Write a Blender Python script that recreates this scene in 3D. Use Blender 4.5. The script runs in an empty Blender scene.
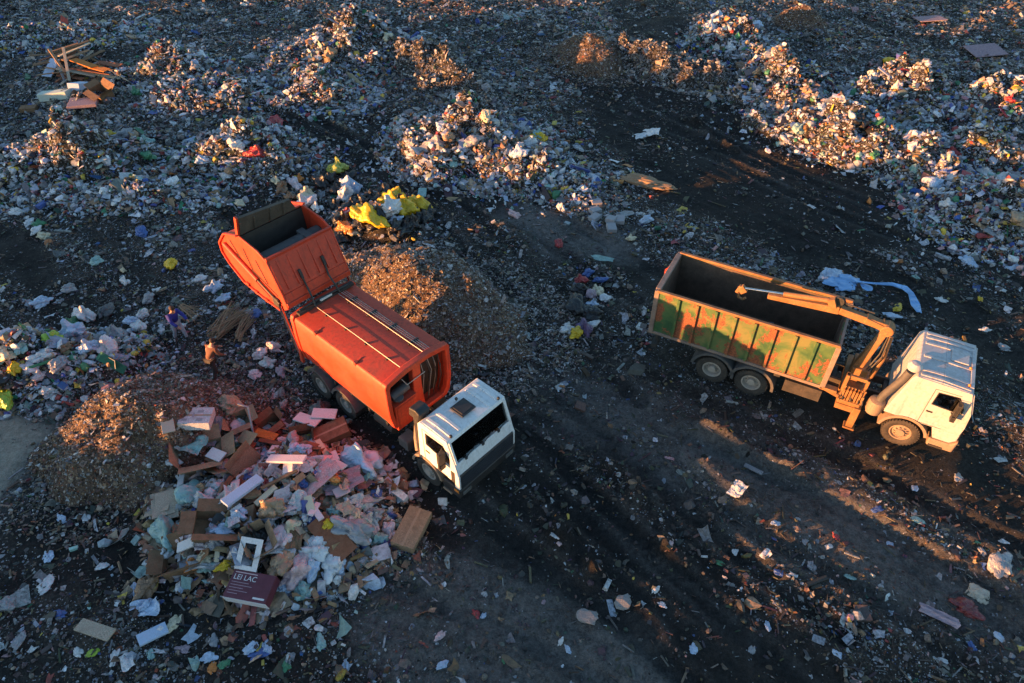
import bpy, bmesh, math, random
import numpy as np
from mathutils import Vector, Matrix, Euler
random.seed(7); RNG = np.random.default_rng(7)
R = math.radians
SC = bpy.context.scene
COL = SC.collection

# ------------------------------------------------------------------ camera numbers (also used to find ground points)
CF = 706.5; CTH = R(42.93); CH = 18.36
_c, _s = math.cos(CTH), math.sin(CTH)
def ground_pt(px, py, z=0.0):
    a = (px - 512) / CF; b = (341.5 - py) / CF
    d = (a, _c + b * _s, -_s + b * _c)
    t = (z - CH) / d[2]
    return d[0] * t, d[1] * t
def project(x, y, z):
    z = z - CH; d = y * _c - z * _s; u = y * _s + z * _c
    return 512 + CF * x / d, 341.5 - CF * u / d
SUN_AZ = R(-113); SUN_EL = R(3.4)         # clockwise from +Y; sun just above the horizon, left and a little behind the camera

# ------------------------------------------------------------------ noise
def _hash(ix, iy, seed):
    h = (ix.astype(np.int64) * 374761393 + iy.astype(np.int64) * 668265263 + seed * 974711) & 0x7fffffff
    h = ((h ^ (h >> 13)) * 1274126177) & 0x7fffffff
    return ((h ^ (h >> 16)) & 0xffff) / 65535.0
def vnoise(x, y, seed=0):
    x = np.asarray(x, float); y = np.asarray(y, float)
    ix = np.floor(x); iy = np.floor(y); fx = x - ix; fy = y - iy
    fx = fx * fx * (3 - 2 * fx); fy = fy * fy * (3 - 2 * fy)
    a = _hash(ix, iy, seed); b = _hash(ix + 1, iy, seed); c = _hash(ix, iy + 1, seed); d = _hash(ix + 1, iy + 1, seed)
    return (a * (1 - fx) + b * fx) * (1 - fy) + (c * (1 - fx) + d * fx) * fy - 0.5
def fbm(x, y, seed=0, octv=4):
    s = 0; amp = 1.0; f = 1.0
    for o in range(octv):
        s = s + amp * vnoise(np.asarray(x) * f + 17.3 * o, np.asarray(y) * f - 9.1 * o, seed + o); amp *= .5; f *= 2.03
    return s
def sstep(a, b, v):
    t = np.clip((v - a) / (b - a), 0, 1); return t * t * (3 - 2 * t)

# ------------------------------------------------------------------ materials
MATS = {}
def new_mat(name):
    m = bpy.data.materials.new(name); m.use_nodes = True
    return m, m.node_tree, m.node_tree.nodes['Principled BSDF']
def N(nt, typ, **kw):
    n = nt.nodes.new(typ)
    for k, v in kw.items():
        if k in n.inputs: n.inputs[k].default_value = v
        else: setattr(n, k, v)
    return n
def ramp(nt, stops, interp='LINEAR'):
    n = nt.nodes.new('ShaderNodeValToRGB'); n.color_ramp.interpolation = interp
    e = n.color_ramp.elements
    while len(e) < len(stops): e.new(0.5)
    for el, (p, c) in zip(e, stops): el.position = p; el.color = (*c, 1) if len(c) == 3 else c
    return n
def mixc(nt, fac, a, b, mode='MIX'):
    n = nt.nodes.new('ShaderNodeMix'); n.data_type = 'RGBA'; n.blend_type = mode
    for sock, v in ((n.inputs[0], fac), (n.inputs[6], a), (n.inputs[7], b)):
        if isinstance(v, (int, float)): sock.default_value = v
        elif isinstance(v, tuple): sock.default_value = (*v, 1) if len(v) == 3 else v
        else: nt.links.new(v, sock)
    return n.outputs[2]
def paint(name, col, rough=.45, metal=0., dirt=.35, dirtcol=(.06, .05, .042), scale=3., bump=.0, var=.12, spec=.5, settle=.0, drips=.0):
    """a worn painted or plastic surface: colour drift, dirt patches, fine grime"""
    if name in MATS: return MATS[name]
    m, nt, b = new_mat(name); L = nt.links
    tc = N(nt, 'ShaderNodeTexCoord')
    n1 = N(nt, 'ShaderNodeTexNoise', Scale=scale, Detail=6., Roughness=.65); L.new(tc.outputs['Object'], n1.inputs['Vector'])
    n2 = N(nt, 'ShaderNodeTexNoise', Scale=scale * 7, Detail=4., Roughness=.6); L.new(tc.outputs['Object'], n2.inputs['Vector'])
    dk = tuple(c * (1 - 2 * var) for c in col); lt = tuple(min(1, c * (1 + var)) for c in col)
    r1 = ramp(nt, [(.35, dk), (.65, lt)]); L.new(n1.outputs[0], r1.inputs[0])
    mu = N(nt, 'ShaderNodeMath', operation='MULTIPLY'); L.new(n1.outputs[0], mu.inputs[0]); L.new(n2.outputs[0], mu.inputs[1])
    r2 = ramp(nt, [(.2, (0, 0, 0)), (.42, (1, 1, 1))]); L.new(mu.outputs[0], r2.inputs[0])
    md0 = N(nt, 'ShaderNodeMath', operation='MULTIPLY'); L.new(r2.outputs[0], md0.inputs[0]); md0.inputs[1].default_value = dirt
    ge = N(nt, 'ShaderNodeNewGeometry'); sx = N(nt, 'ShaderNodeSeparateXYZ'); L.new(ge.outputs['Normal'], sx.inputs[0])     # settled dust on what faces up
    up = N(nt, 'ShaderNodeMapRange'); L.new(sx.outputs[2], up.inputs[0]); up.inputs[1].default_value = .6; up.inputs[2].default_value = .97; up.inputs[3].default_value = 0.; up.inputs[4].default_value = settle
    um = N(nt, 'ShaderNodeMath', operation='MULTIPLY'); L.new(up.outputs[0], um.inputs[0]); L.new(n1.outputs[0], um.inputs[1])
    md = N(nt, 'ShaderNodeMath', operation='ADD', use_clamp=True); L.new(md0.outputs[0], md.inputs[0]); L.new(um.outputs[0], md.inputs[1])
    cpaint = mixc(nt, md.outputs[0], r1.outputs[0], dirtcol)
    if drips:
        mp = N(nt, 'ShaderNodeMapping'); mp.inputs[3].default_value = (5.5, 5.5, .55); L.new(tc.outputs['Object'], mp.inputs[0])
        nd = N(nt, 'ShaderNodeTexNoise', Scale=1.6, Detail=5., Roughness=.7); L.new(mp.outputs[0], nd.inputs['Vector'])
        rd = ramp(nt, [(.52, (0, 0, 0)), (.72, (drips,) * 3)]); L.new(nd.outputs[0], rd.inputs[0]); cpaint = mixc(nt, rd.outputs[0], cpaint, tuple(c * .45 for c in dirtcol))
        ns = N(nt, 'ShaderNodeTexNoise', Scale=2.3, Detail=8., Roughness=.8, Distortion=1.5); L.new(tc.outputs['Object'], ns.inputs['Vector'])
        rs = ramp(nt, [(.66, (0, 0, 0)), (.70, (drips * .8,) * 3)]); L.new(ns.outputs[0], rs.inputs[0]); cpaint = mixc(nt, rs.outputs[0], cpaint, tuple(min(.8, c * .7 + .14) for c in col))
    L.new(cpaint, b.inputs['Base Color'])
    b.inputs['Roughness'].default_value = rough; b.inputs['Metallic'].default_value = metal
    b.inputs['Specular IOR Level'].default_value = spec
    rr = N(nt, 'ShaderNodeMapRange'); L.new(md.outputs[0], rr.inputs[0]); rr.inputs[3].default_value = rough; rr.inputs[4].default_value = .85
    L.new(rr.outputs[0], b.inputs['Roughness'])
    if bump:
        bp = N(nt, 'ShaderNodeBump', Strength=bump, Distance=.03); L.new(n2.outputs[0], bp.inputs['Height']); L.new(bp.outputs[0], b.inputs['Normal'])
    MATS[name] = m; return m
def crumple(name, col, rough=.4, scale=9., bump=.6, trans=.0):
    """thin plastic film or paper: creases from a ridged voronoi and noise"""
    if name in MATS: return MATS[name]
    m, nt, b = new_mat(name); L = nt.links
    tc = N(nt, 'ShaderNodeTexCoord')
    n1 = N(nt, 'ShaderNodeTexNoise', Scale=scale, Detail=5., Roughness=.6, Distortion=1.2); L.new(tc.outputs['Object'], n1.inputs['Vector'])
    n3 = N(nt, 'ShaderNodeTexNoise', Scale=scale * .35, Detail=3.); L.new(tc.outputs['Object'], n3.inputs['Vector'])
    r1 = ramp(nt, [(.3, tuple(c * .72 for c in col)), (.7, tuple(min(1, c * 1.08) for c in col))]); L.new(n3.outputs[0], r1.inputs[0])
    r2 = ramp(nt, [(.55, (0, 0, 0)), (.75, (1, 1, 1))]); L.new(n1.outputs[0], r2.inputs[0])
    mm = N(nt, 'ShaderNodeMath', operation='MULTIPLY'); L.new(r2.outputs[0], mm.inputs[0]); mm.inputs[1].default_value = .35
    L.new(mixc(nt, mm.outputs[0], r1.outputs[0], (.07, .06, .055)), b.inputs['Base Color'])
    b.inputs['Roughness'].default_value = rough
    n5 = N(nt, 'ShaderNodeTexNoise', noise_type='RIDGED_MULTIFRACTAL', Scale=scale * .8, Detail=4., Distortion=.8); L.new(tc.outputs['Object'], n5.inputs['Vector'])
    bp = N(nt, 'ShaderNodeBump', Strength=bump, Distance=.10); L.new(n5.outputs[0], bp.inputs['Height']); L.new(bp.outputs[0], b.inputs['Normal'])
    MATS[name] = m; return m
def glass(name, tint=(.55, .57, .58)):
    if name in MATS: return MATS[name]
    m, nt, b = new_mat(name); L = nt.links
    nt.nodes.remove(b); out = nt.nodes['Material Output']
    t = N(nt, 'ShaderNodeBsdfTransparent'); t.inputs[0].default_value = (*tint, 1)
    g = N(nt, 'ShaderNodeBsdfGlossy'); g.inputs['Roughness'].default_value = .04; g.inputs[0].default_value = (.9, .9, .9, 1)
    fr = N(nt, 'ShaderNodeFresnel'); fr.inputs[0].default_value = 1.5
    mx = N(nt, 'ShaderNodeMixShader'); L.new(fr.outputs[0], mx.inputs[0]); L.new(t.outputs[0], mx.inputs[1]); L.new(g.outputs[0], mx.inputs[2])
    L.new(mx.outputs[0], out.inputs[0]); MATS[name] = m; return m
def litter_mat(name, rough=.5, grime=.85):
    if name in MATS: return MATS[name]
    m, nt, b = new_mat(name); L = nt.links
    at = N(nt, 'ShaderNodeAttribute', attribute_name='Col')
    tc = N(nt, 'ShaderNodeTexCoord')
    n1 = N(nt, 'ShaderNodeTexNoise', Scale=11., Detail=4., Roughness=.7); L.new(tc.outputs['Object'], n1.inputs['Vector'])
    r = ramp(nt, [(.38, (0, 0, 0)), (.68, (grime,) * 3)]); L.new(n1.outputs[0], r.inputs[0])
    L.new(mixc(nt, r.outputs[0], at.outputs[0], (.05, .042, .036)), b.inputs['Base Color'])
    b.inputs['Roughness'].default_value = rough; b.inputs['Specular IOR Level'].default_value = .35
    bp = N(nt, 'ShaderNodeBump', Strength=.5, Distance=.03); L.new(n1.outputs[0], bp.inputs['Height']); L.new(bp.outputs[0], b.inputs['Normal'])
    MATS[name] = m; return m
def ground_mat(name, brown=False, heap=False):
    """earth with mud / dust masks read from the mesh, and small scraps as coloured cells"""
    if name in MATS: return MATS[name]
    m, nt, b = new_mat(name); L = nt.links
    tc = N(nt, 'ShaderNodeTexCoord'); obj = tc.outputs['Object']
    at = N(nt, 'ShaderNodeAttribute', attribute_name='mask'); sep = N(nt, 'ShaderNodeSeparateColor'); L.new(at.outputs[0], sep.inputs[0])
    n1 = N(nt, 'ShaderNodeTexNoise', Scale=.55, Detail=8., Roughness=.7); L.new(obj, n1.inputs['Vector'])
    n2 = N(nt, 'ShaderNodeTexNoise', Scale=6., Detail=6., Roughness=.75); L.new(obj, n2.inputs['Vector'])
    if brown: e = ramp(nt, [(.3, (.085, .055, .042)), (.5, (.15, .10, .072)), (.7, (.24, .165, .12))])
    else: e = ramp(nt, [(.28, (.013, .012, .0118)), (.46, (.029, .026, .0245)), (.58, (.053, .046, .041)), (.78, (.095, .083, .073))])
    ad = N(nt, 'ShaderNodeMath', operation='ADD'); L.new(n1.outputs[0], ad.inputs[0])
    ms = N(nt, 'ShaderNodeMath', operation='MULTIPLY_ADD'); L.new(n2.outputs[0], ms.inputs[0]); ms.inputs[1].default_value = 1.15; ms.inputs[2].default_value = -.575
    n7 = N(nt, 'ShaderNodeTexNoise', Scale=17., Detail=4., Roughness=.7); L.new(obj, n7.inputs['Vector']); m7 = N(nt, 'ShaderNodeMath', operation='MULTIPLY_ADD'); L.new(n7.outputs[0], m7.inputs[0]); m7.inputs[1].default_value = .7; L.new(ms.outputs[0], m7.inputs[2])
    m8 = N(nt, 'ShaderNodeMath', operation='SUBTRACT'); L.new(m7.outputs[0], m8.inputs[0]); m8.inputs[1].default_value = .35
    L.new(m8.outputs[0], ad.inputs[1]); L.new(ad.outputs[0], e.inputs[0])
    col = e.outputs[0]
    if not brown:
        mudc = ramp(nt, [(.3, (.009, .0088, .0092)), (.5, (.017, .0165, .0167)), (.75, (.034, .032, .031))]); L.new(ad.outputs[0], mudc.inputs[0])
        col = mixc(nt, sep.outputs[0], col, mudc.outputs[0])
        dustc = ramp(nt, [(.3, (.062, .059, .058)), (.7, (.185, .175, .168))]); L.new(ad.outputs[0], dustc.inputs[0])
        dcl = N(nt, 'ShaderNodeClamp'); L.new(sep.outputs[2], dcl.inputs[0]); col = mixc(nt, dcl.outputs[0], col, dustc.outputs[0])
        sa_ = N(nt, 'ShaderNodeMath', operation='SUBTRACT', use_clamp=True); L.new(sep.outputs[2], sa_.inputs[0]); sa_.inputs[1].default_value = 1.
        sc2 = ramp(nt, [(.3, (.24, .22, .18)), (.7, (.42, .39, .33))]); L.new(ad.outputs[0], sc2.inputs[0]); col = mixc(nt, sa_.outputs[0], col, sc2.outputs[0])
    # scraps: three cell sizes, each cell shown where its random number is under the litter density
    n4 = N(nt, 'ShaderNodeTexNoise', Scale=24., Detail=5., Roughness=.7); L.new(obj, n4.inputs['Vector'])
    hm = N(nt, 'ShaderNodeMath', operation='MULTIPLY_ADD'); L.new(n4.outputs[0], hm.inputs[0]); hm.inputs[1].default_value = .45; L.new(n2.outputs[0], hm.inputs[2])
    h = hm.outputs[0]
    for sc_, thr, seed in ((5.5, .30, 0.), (11., .42, 3.7), (22., .45, 8.1)):
        mp = N(nt, 'ShaderNodeMapping'); L.new(obj, mp.inputs[0]); mp.inputs[1].default_value = (seed, seed * .7, 0); mp.inputs[3].default_value = (1, 1, .6)
        nd = N(nt, 'ShaderNodeTexNoise', Scale=sc_ * .8, Detail=2.); L.new(mp.outputs[0], nd.inputs['Vector'])
        va = N(nt, 'ShaderNodeVectorMath', operation='MULTIPLY_ADD'); L.new(nd.outputs['Color'], va.inputs[0]); va.inputs[1].default_value = (.9 / sc_,) * 3; L.new(mp.outputs[0], va.inputs[2])
        v = N(nt, 'ShaderNodeTexVoronoi', Scale=sc_, Randomness=1.); L.new(va.outputs[0], v.inputs['Vector'])
        sv = N(nt, 'ShaderNodeSeparateColor'); L.new(v.outputs['Color'], sv.inputs[0])
        if brown: pal = ramp(nt, [(0, (.05, .03, .02)), (.2, (.16, .1, .06)), (.45, (.3, .2, .12)), (.62, (.42, .33, .24)), (.75, (.55, .5, .45)), (.86, (.08, .06, .05)), (.95, (.3, .1, .05))], 'CONSTANT')
        else: pal = ramp(nt, [(0, (.40, .41, .44)), (.10, (.25, .25, .265)), (.28, (.13, .125, .12)), (.46, (.02, .019, .018)), (.6, (.16, .11, .075)), (.72, (.28, .30, .35)), (.8, (.52, .52, .53)), (.86, (.20, .08, .05)), (.91, (.07, .11, .24)), (.94, (.07, .16, .1)), (.96, (.36, .28, .12)), (.98, (.09, .07, .055))], 'CONSTANT')
        L.new(sv.outputs[0], pal.inputs[0])
        lt = N(nt, 'ShaderNodeMath', operation='LESS_THAN'); L.new(sv.outputs[1], lt.inputs[0])
        dm = N(nt, 'ShaderNodeMath', operation='MULTIPLY'); L.new(sep.outputs[1], dm.inputs[0]); dm.inputs[1].default_value = thr * (1.5 if (heap or brown) else 1.0)
        L.new(dm.outputs[0], lt.inputs[1])
        e2 = N(nt, 'ShaderNodeMath', operation='LESS_THAN'); L.new(v.outputs['Distance'], e2.inputs[0]); e2.inputs[1].default_value = .42
        an = N(nt, 'ShaderNodeMath', operation='MULTIPLY'); L.new(lt.outputs[0], an.inputs[0]); L.new(e2.outputs[0], an.inputs[1])
        col = mixc(nt, an.outputs[0], col, pal.outputs[0])
        ha = N(nt, 'ShaderNodeMath', operation='MULTIPLY_ADD'); L.new(an.outputs[0], ha.inputs[0]); ha.inputs[1].default_value = .5; L.new(h, ha.inputs[2]); h = ha.outputs[0]
    L.new(col, b.inputs['Base Color']); b.inputs['Roughness'].default_value = .9; b.inputs['Specular IOR Level'].default_value = .25
    bp = N(nt, 'ShaderNodeBump', Strength=1., Distance=.13); L.new(h, bp.inputs['Height']); L.new(bp.outputs[0], b.inputs['Normal'])
    MATS[name] = m; return m

# ------------------------------------------------------------------ object helpers
def tag(o, label=None, cat=None, group=None, kind=None):
    for k, v in (('label', label), ('category', cat), ('group', group), ('kind', kind)):
        if v: o[k] = v
    return o
def link(name, me, mat=None, parent=None):
    o = bpy.data.objects.new(name, me); COL.objects.link(o)
    if mat is not None and me is not None: me.materials.append(mat)
    if parent is not None: o.parent = parent
    return o
def empty(name, loc=(0, 0, 0), rz=0.):
    o = bpy.data.objects.new(name, None); COL.objects.link(o); o.location = loc; o.rotation_euler = (0, 0, rz); o.empty_display_size = .3
    return o
class MB:
    def __init__(s): s.v = []; s.f = []
    def add(s, vs, fs):
        k = len(s.v); s.v += [tuple(map(float, v)) for v in vs]; s.f += [tuple(i + k for i in f) for f in fs]; return s
    def box(s, x0, x1, y0, y1, z0, z1, M=None):
        vs = [Vector((x, y, z)) for z in (z0, z1) for y in (y0, y1) for x in (x0, x1)]
        if M is not None: vs = [M @ v for v in vs]
        return s.add(vs, [(0, 2, 3, 1), (4, 5, 7, 6), (0, 1, 5, 4), (2, 6, 7, 3), (0, 4, 6, 2), (1, 3, 7, 5)])
    def beam(s, p, q, w, h, up=(0, 0, 1), w2=None, h2=None):
        p, q = Vector(p), Vector(q); d = (q - p).normalized(); sd = d.cross(Vector(up)).normalized()
        if sd.length < .5: sd = Vector((1, 0, 0))
        u = sd.cross(d); w2 = w2 or w; h2 = h2 or h
        vs = []
        for c, ww, hh in ((p, w, h), (q, w2, h2)):
            vs += [c + sd * (a * ww / 2) + u * (b_ * hh / 2) for a, b_ in ((-1, -1), (1, -1), (1, 1), (-1, 1))]
        return s.add(vs, [(0, 1, 2, 3), (4, 7, 6, 5), (0, 4, 5, 1), (1, 5, 6, 2), (2, 6, 7, 3), (3, 7, 4, 0)])
    def prism(s, poly, y0, y1, plane='XZ'):
        """polygon in the named plane pushed along the remaining axis"""
        n = len(poly)
        f = {'XZ': lambda a, b, t: (a, t, b), 'YZ': lambda a, b, t: (t, a, b), 'XY': lambda a, b, t: (a, b, t)}[plane]
        vs = [f(a, b, y0) for a, b in poly] + [f(a, b, y1) for a, b in poly]
        return s.add(vs, [tuple(range(n))[::-1], tuple(range(n, 2 * n))] + [(i, (i + 1) % n, n + (i + 1) % n, n + i) for i in range(n)])
    def plate_hole(s, outer, inner, y0, y1, plane='XZ'):
        n = len(outer)
        f = {'XZ': lambda a, b, t: (a, t, b), 'YZ': lambda a, b, t: (t, a, b), 'XY': lambda a, b, t: (a, b, t)}[plane]
        vs = [f(a, b, t) for t in (y0, y1) for P_ in (outer, inner) for a, b in P_]
        fs = []
        for i in range(n):
            j = (i + 1) % n
            fs += [(i, j, n + j, n + i), (2 * n + i, 3 * n + i, 3 * n + j, 2 * n + j), (i, 2 * n + i, 2 * n + j, j), (n + i, n + j, 3 * n + j, 3 * n + i)]
        return s.add(vs, fs)
    def strip(s, pts, y0, y1, t, plane='XZ'):
        """a bent sheet following pts with thickness t, between y0 and y1"""
        up = []
        for i, (a, b) in enumerate(pts):
            p0 = pts[max(0, i - 1)]; p1 = pts[min(len(pts) - 1, i + 1)]
            d = Vector((p1[0] - p0[0], p1[1] - p0[1])).normalized(); up.append((a - d.y * t, b + d.x * t))
        return s.prism(list(pts) + up[::-1], y0, y1, plane) if len(pts) == 2 else s._strip(pts, up, y0, y1, plane)
    def _strip(s, pts, up, y0, y1, plane):
        for i in range(len(pts) - 1): s.prism([pts[i], pts[i + 1], up[i + 1], up[i]], y0, y1, plane)
        return s
    def tube(s, pts, r, n=8, caps=True, r2=None):
        pts = [Vector(p) for p in pts]; k = len(s.v); ring0 = None; m = len(pts)
        for i, p in enumerate(pts):
            d = (pts[min(m - 1, i + 1)] - pts[max(0, i - 1)]).normalized()
            ref = Vector((0, 0, 1)) if abs(d.z) < .9 else Vector((1, 0, 0))
            a = d.cross(ref).normalized(); b = d.cross(a)
            rr = r if r2 is None else r + (r2 - r) * i / (m - 1)
            for j in range(n):
                t = 2 * math.pi * j / n; s.v.append(tuple(p + a * (rr * math.cos(t)) + b * (rr * math.sin(t))))
        for i in range(m - 1):
            for j in range(n):
                a0 = k + i * n + j; a1 = k + i * n + (j + 1) % n; s.f.append((a0, a1, a1 + n, a0 + n))
        if caps: s.f.append(tuple(range(k, k + n))); s.f.append(tuple(range(k + (m - 1) * n, k + m * n))[::-1])
        return s
    def lathe(s, prof, c, axis='Y', n=32, caps=True):
        """prof: (radius, offset along the axis)"""
        k = len(s.v); m = len(prof)
        for r_, o_ in prof:
            for j in range(n):
                t = 2 * math.pi * j / n; a, b = r_ * math.cos(t), r_ * math.sin(t)
                s.v.append({'Y': (c[0] + a, c[1] + o_, c[2] + b), 'X': (c[0] + o_, c[1] + a, c[2] + b), 'Z': (c[0] + a, c[1] + b, c[2] + o_)}[axis])
        for i in range(m - 1):
            for j in range(n):
                a0 = k + i * n + j; a1 = k + i * n + (j + 1) % n; s.f.append((a0, a1, a1 + n, a0 + n))
        if caps: s.f.append(tuple(range(k, k + n))[::-1]); s.f.append(tuple(range(k + (m - 1) * n, k + m * n)))
        return s
    def mesh(s, name):
        me = bpy.data.meshes.new(name); me.from_pydata(s.v, [], s.f); me.update()
        bm = bmesh.new(); bm.from_mesh(me); bmesh.ops.recalc_face_normals(bm, faces=bm.faces); bm.to_mesh(me); bm.free()
        return me
    def build(s, name, mat, parent=None, bevel=0., smooth=0):
        o = link(name, s.mesh(name), mat, parent)
        if smooth:
            o.data.polygons.foreach_set('use_smooth', [True] * len(o.data.polygons))
            o.data.set_sharp_from_angle(angle=R(smooth))
        if bevel:
            md = o.modifiers.new('Bevel', 'BEVEL'); md.width = bevel; md.segments = 2; md.limit_method = 'ANGLE'; md.angle_limit = R(35)
        return o
def np_mesh(name, V, F, cols=None, smooth=False):
    """V (n,3), F list of (m,k) index arrays"""
    me = bpy.data.meshes.new(name)
    me.vertices.add(len(V)); me.vertices.foreach_set('co', np.ascontiguousarray(V, np.float32).ravel())
    nl = sum(f.size for f in F); npoly = sum(len(f) for f in F)
    me.loops.add(nl); me.polygons.add(npoly)
    me.loops.foreach_set('vertex_index', np.concatenate([f.ravel() for f in F]).astype(np.int32))
    tot = np.concatenate([np.full(len(f), f.shape[1], np.int32) for f in F]); st = np.concatenate([[0], np.cumsum(tot)[:-1]]).astype(np.int32)
    me.polygons.foreach_set('loop_start', st); me.polygons.foreach_set('loop_total', tot)
    if smooth: me.polygons.foreach_set('use_smooth', np.ones(npoly, bool))
    else: me.polygons.foreach_set('use_smooth', np.zeros(npoly, bool))
    me.update(calc_edges=True); me.validate()
    if cols is not None:
        for nm, c in cols.items():
            a = me.color_attributes.new(nm, 'FLOAT_COLOR', 'POINT'); c4 = np.ones((len(V), 4), np.float32); c4[:, :3] = c
            a.data.foreach_set('color', c4.ravel())
    return me

# ------------------------------------------------------------------ terrain
def wpoly(pix): return [ground_pt(*p) for p in pix]
def poly_mask(x, y, poly, soft):
    """1 inside the polygon fading to 0 over `soft` metres outside"""
    inside = np.zeros(np.shape(x), bool); dist = np.full(np.shape(x), 1e9)
    n = len(poly)
    for i in range(n):
        x0, y0 = poly[i]; x1, y1 = poly[(i + 1) % n]
        cond = (y0 > y) != (y1 > y)
        inside ^= cond & (x < (x1 - x0) * (y - y0) / ((y1 - y0) if y1 != y0 else 1e-9) + x0)
        dx, dy = x1 - x0, y1 - y0; t = np.clip(((x - x0) * dx + (y - y0) * dy) / (dx * dx + dy * dy + 1e-9), 0, 1)
        dist = np.minimum(dist, np.hypot(x - x0 - t * dx, y - y0 - t * dy))
    return sstep(-soft, soft, np.where(inside, dist, -dist))
MUD = [wpoly(p) for p in (
    [(560, 70), (640, 80), (740, 98), (850, 150), (922, 212), (880, 258), (800, 250), (725, 214), (655, 186), (600, 140)],
    [(245, 86), (300, 90), (362, 140), (420, 160), (488, 190), (520, 215), (430, 206), (335, 152), (270, 120)],
    [(500, 400), (620, 500), (760, 610), (840, 683), (900, 760), (560, 760), (520, 640), (440, 540), (380, 480), (470, 470)],
    [(305, 380), (400, 430), (430, 520), (390, 545), (340, 440), (300, 420)],
    [(20, 488), (140, 495), (165, 570), (140, 610), (60, 590), (10, 540)])]
DUST = [wpoly(p) for p in (
    [(545, 372), (620, 385), (740, 430), (880, 505), (1030, 585), (1040, 655), (820, 562), (660, 480), (560, 420)],
    [(385, 570), (480, 560), (560, 610), (650, 650), (740, 700), (600, 760), (420, 720), (350, 640)],
    [(-60, 400), (28, 412), (42, 440), (30, 490), (0, 506), (-60, 520)],
    [(520, 200), (640, 225), (640, 260), (560, 250), (500, 225)])]
DENSE = [wpoly(p) for p in (
    [(-300, -60), (560, -60), (640, 60), (480, 140), (300, 80), (250, 110), (190, 200), (-100, 220)],
    [(640, -60), (1200, -60), (1200, 262), (1012, 242), (935, 182), (820, 95), (700, 45)],
    [(-60, 560), (60, 600), (200, 610), (350, 600), (360, 760), (-200, 760)],
    [(490, 95), (600, 160), (660, 230), (560, 240), (450, 170)])]
def track_dir(p, q):
    a, b = ground_pt(*p), ground_pt(*q); return math.atan2(b[1] - a[1], b[0] - a[0])
RUT = [track_dir((620, 120), (880, 225)), track_dir((290, 100), (470, 195)), track_dir((480, 430), (700, 640)), track_dir((330, 400), (420, 500)), 0.]
RUTD = track_dir((560, 380), (1000, 620))
TRUCK_A = (-1.79, 14.13, R(-42.3)); TRUCK_B = (13.09, 15.77, R(-27.7)); B_Z = .10
def to_local(T, x, y):
    c, s = math.cos(T[2]), math.sin(T[2]); dx, dy = x - T[0], y - T[1]
    return c * dx + s * dy, -s * dx + c * dy
def to_world(T, X, Y):
    c, s = math.cos(T[2]), math.sin(T[2]); return T[0] + c * X - s * Y, T[1] + s * X + c * Y
STREAK = R(-47)
TYRES = []          # wheel tracks: centre lines on the ground
for line_, off_ in (([(455, 492), (560, 580), (690, 690)], (0, 1.9)), ([(520, 430), (640, 540), (800, 690)], (0, 1.9)), ([(545, 372), (700, 440), (900, 540), (1040, 620)], (0, 1.9)), ([(540, 425), (680, 490), (860, 592), (1010, 690)], (0, 1.9)), ([(600, 345), (770, 430), (1040, 560)], (0,)),
                   ([(330, 560), (470, 620), (620, 700)], (0, 1.9)), ([(620, 108), (760, 180), (905, 240)], (0, 2.0)), ([(265, 92), (350, 140), (500, 210), (640, 300)], (0, 2.0)), ([(430, 215), (560, 330), (640, 400)], (0, 1.9))):
    pts_ = [ground_pt(*q) for q in line_]
    for o_ in off_:
        a0, a1 = pts_[0], pts_[-1]; n_ = math.hypot(a1[0] - a0[0], a1[1] - a0[1]); TYRES.append([(q[0] - (a1[1] - a0[1]) / n_ * o_, q[1] + (a1[0] - a0[0]) / n_ * o_) for q in pts_])
def tyre(x, y):
    """(inside-a-rut 0..1, raised-edge 0..1, distance along)"""
    rut = np.zeros(np.shape(x)); edge = np.zeros(np.shape(x)); lug = np.zeros(np.shape(x)); wx_ = x + .5 * fbm(x / 4, y / 4, 150, 2); wy_ = y + .5 * fbm(x / 4, y / 4, 151, 2)
    for k, pts_ in enumerate(TYRES):
        best = np.full(np.shape(x), 1e9); sgn = np.zeros(np.shape(x)); along = np.zeros(np.shape(x)); acc = 0.
        for (x0, y0), (x1, y1) in zip(pts_[:-1], pts_[1:]):
            dx, dy = x1 - x0, y1 - y0; L_ = math.hypot(dx, dy); t = ((wx_ - x0) * dx + (wy_ - y0) * dy) / (L_ * L_); tc = np.clip(t, 0, 1); d_ = np.hypot(wx_ - x0 - tc * dx, wy_ - y0 - tc * dy)
            q = d_ < best; best = np.where(q, d_, best); along = np.where(q, acc + tc * L_, along); sgn = np.where(q, (wx_ - x0) * dy - (wy_ - y0) * dx, sgn); acc += L_
        fade = np.clip(.75 + .9 * fbm(along / 5 + 9 * k, along * 0 + k, 152, 2), .15, 1.2)
        r_ = sstep(.36, .22, best) * fade; rut = np.maximum(rut, r_); edge = np.maximum(edge, np.exp(-((best - .45) / .12) ** 2) * fade)
        lug = np.where(best < .3, np.sin((along + np.abs(best) * .9 * np.sign(sgn)) * 2 * math.pi / .42), lug)
    return rut, edge, lug * rut
def streak(x, y):
    u = math.cos(STREAK) * x + math.sin(STREAK) * y; v = -math.sin(STREAK) * x + math.cos(STREAK) * y
    v = v + 1.2 * fbm(u / 9, v / 9, 140, 2)
    return fbm(u / 13., v / 1.7, 141, 4)
RIDGES = [(ground_pt(*a), ground_pt(*b)) for a, b in (((690, 426), (800, 476)), ((634, 500), (668, 552)), ((608, 468), (650, 500)), ((556, 532), (590, 572)), ((690, 120), (735, 150)), ((725, 108), (775, 140)), ((700, 470), (745, 500)))]
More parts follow.
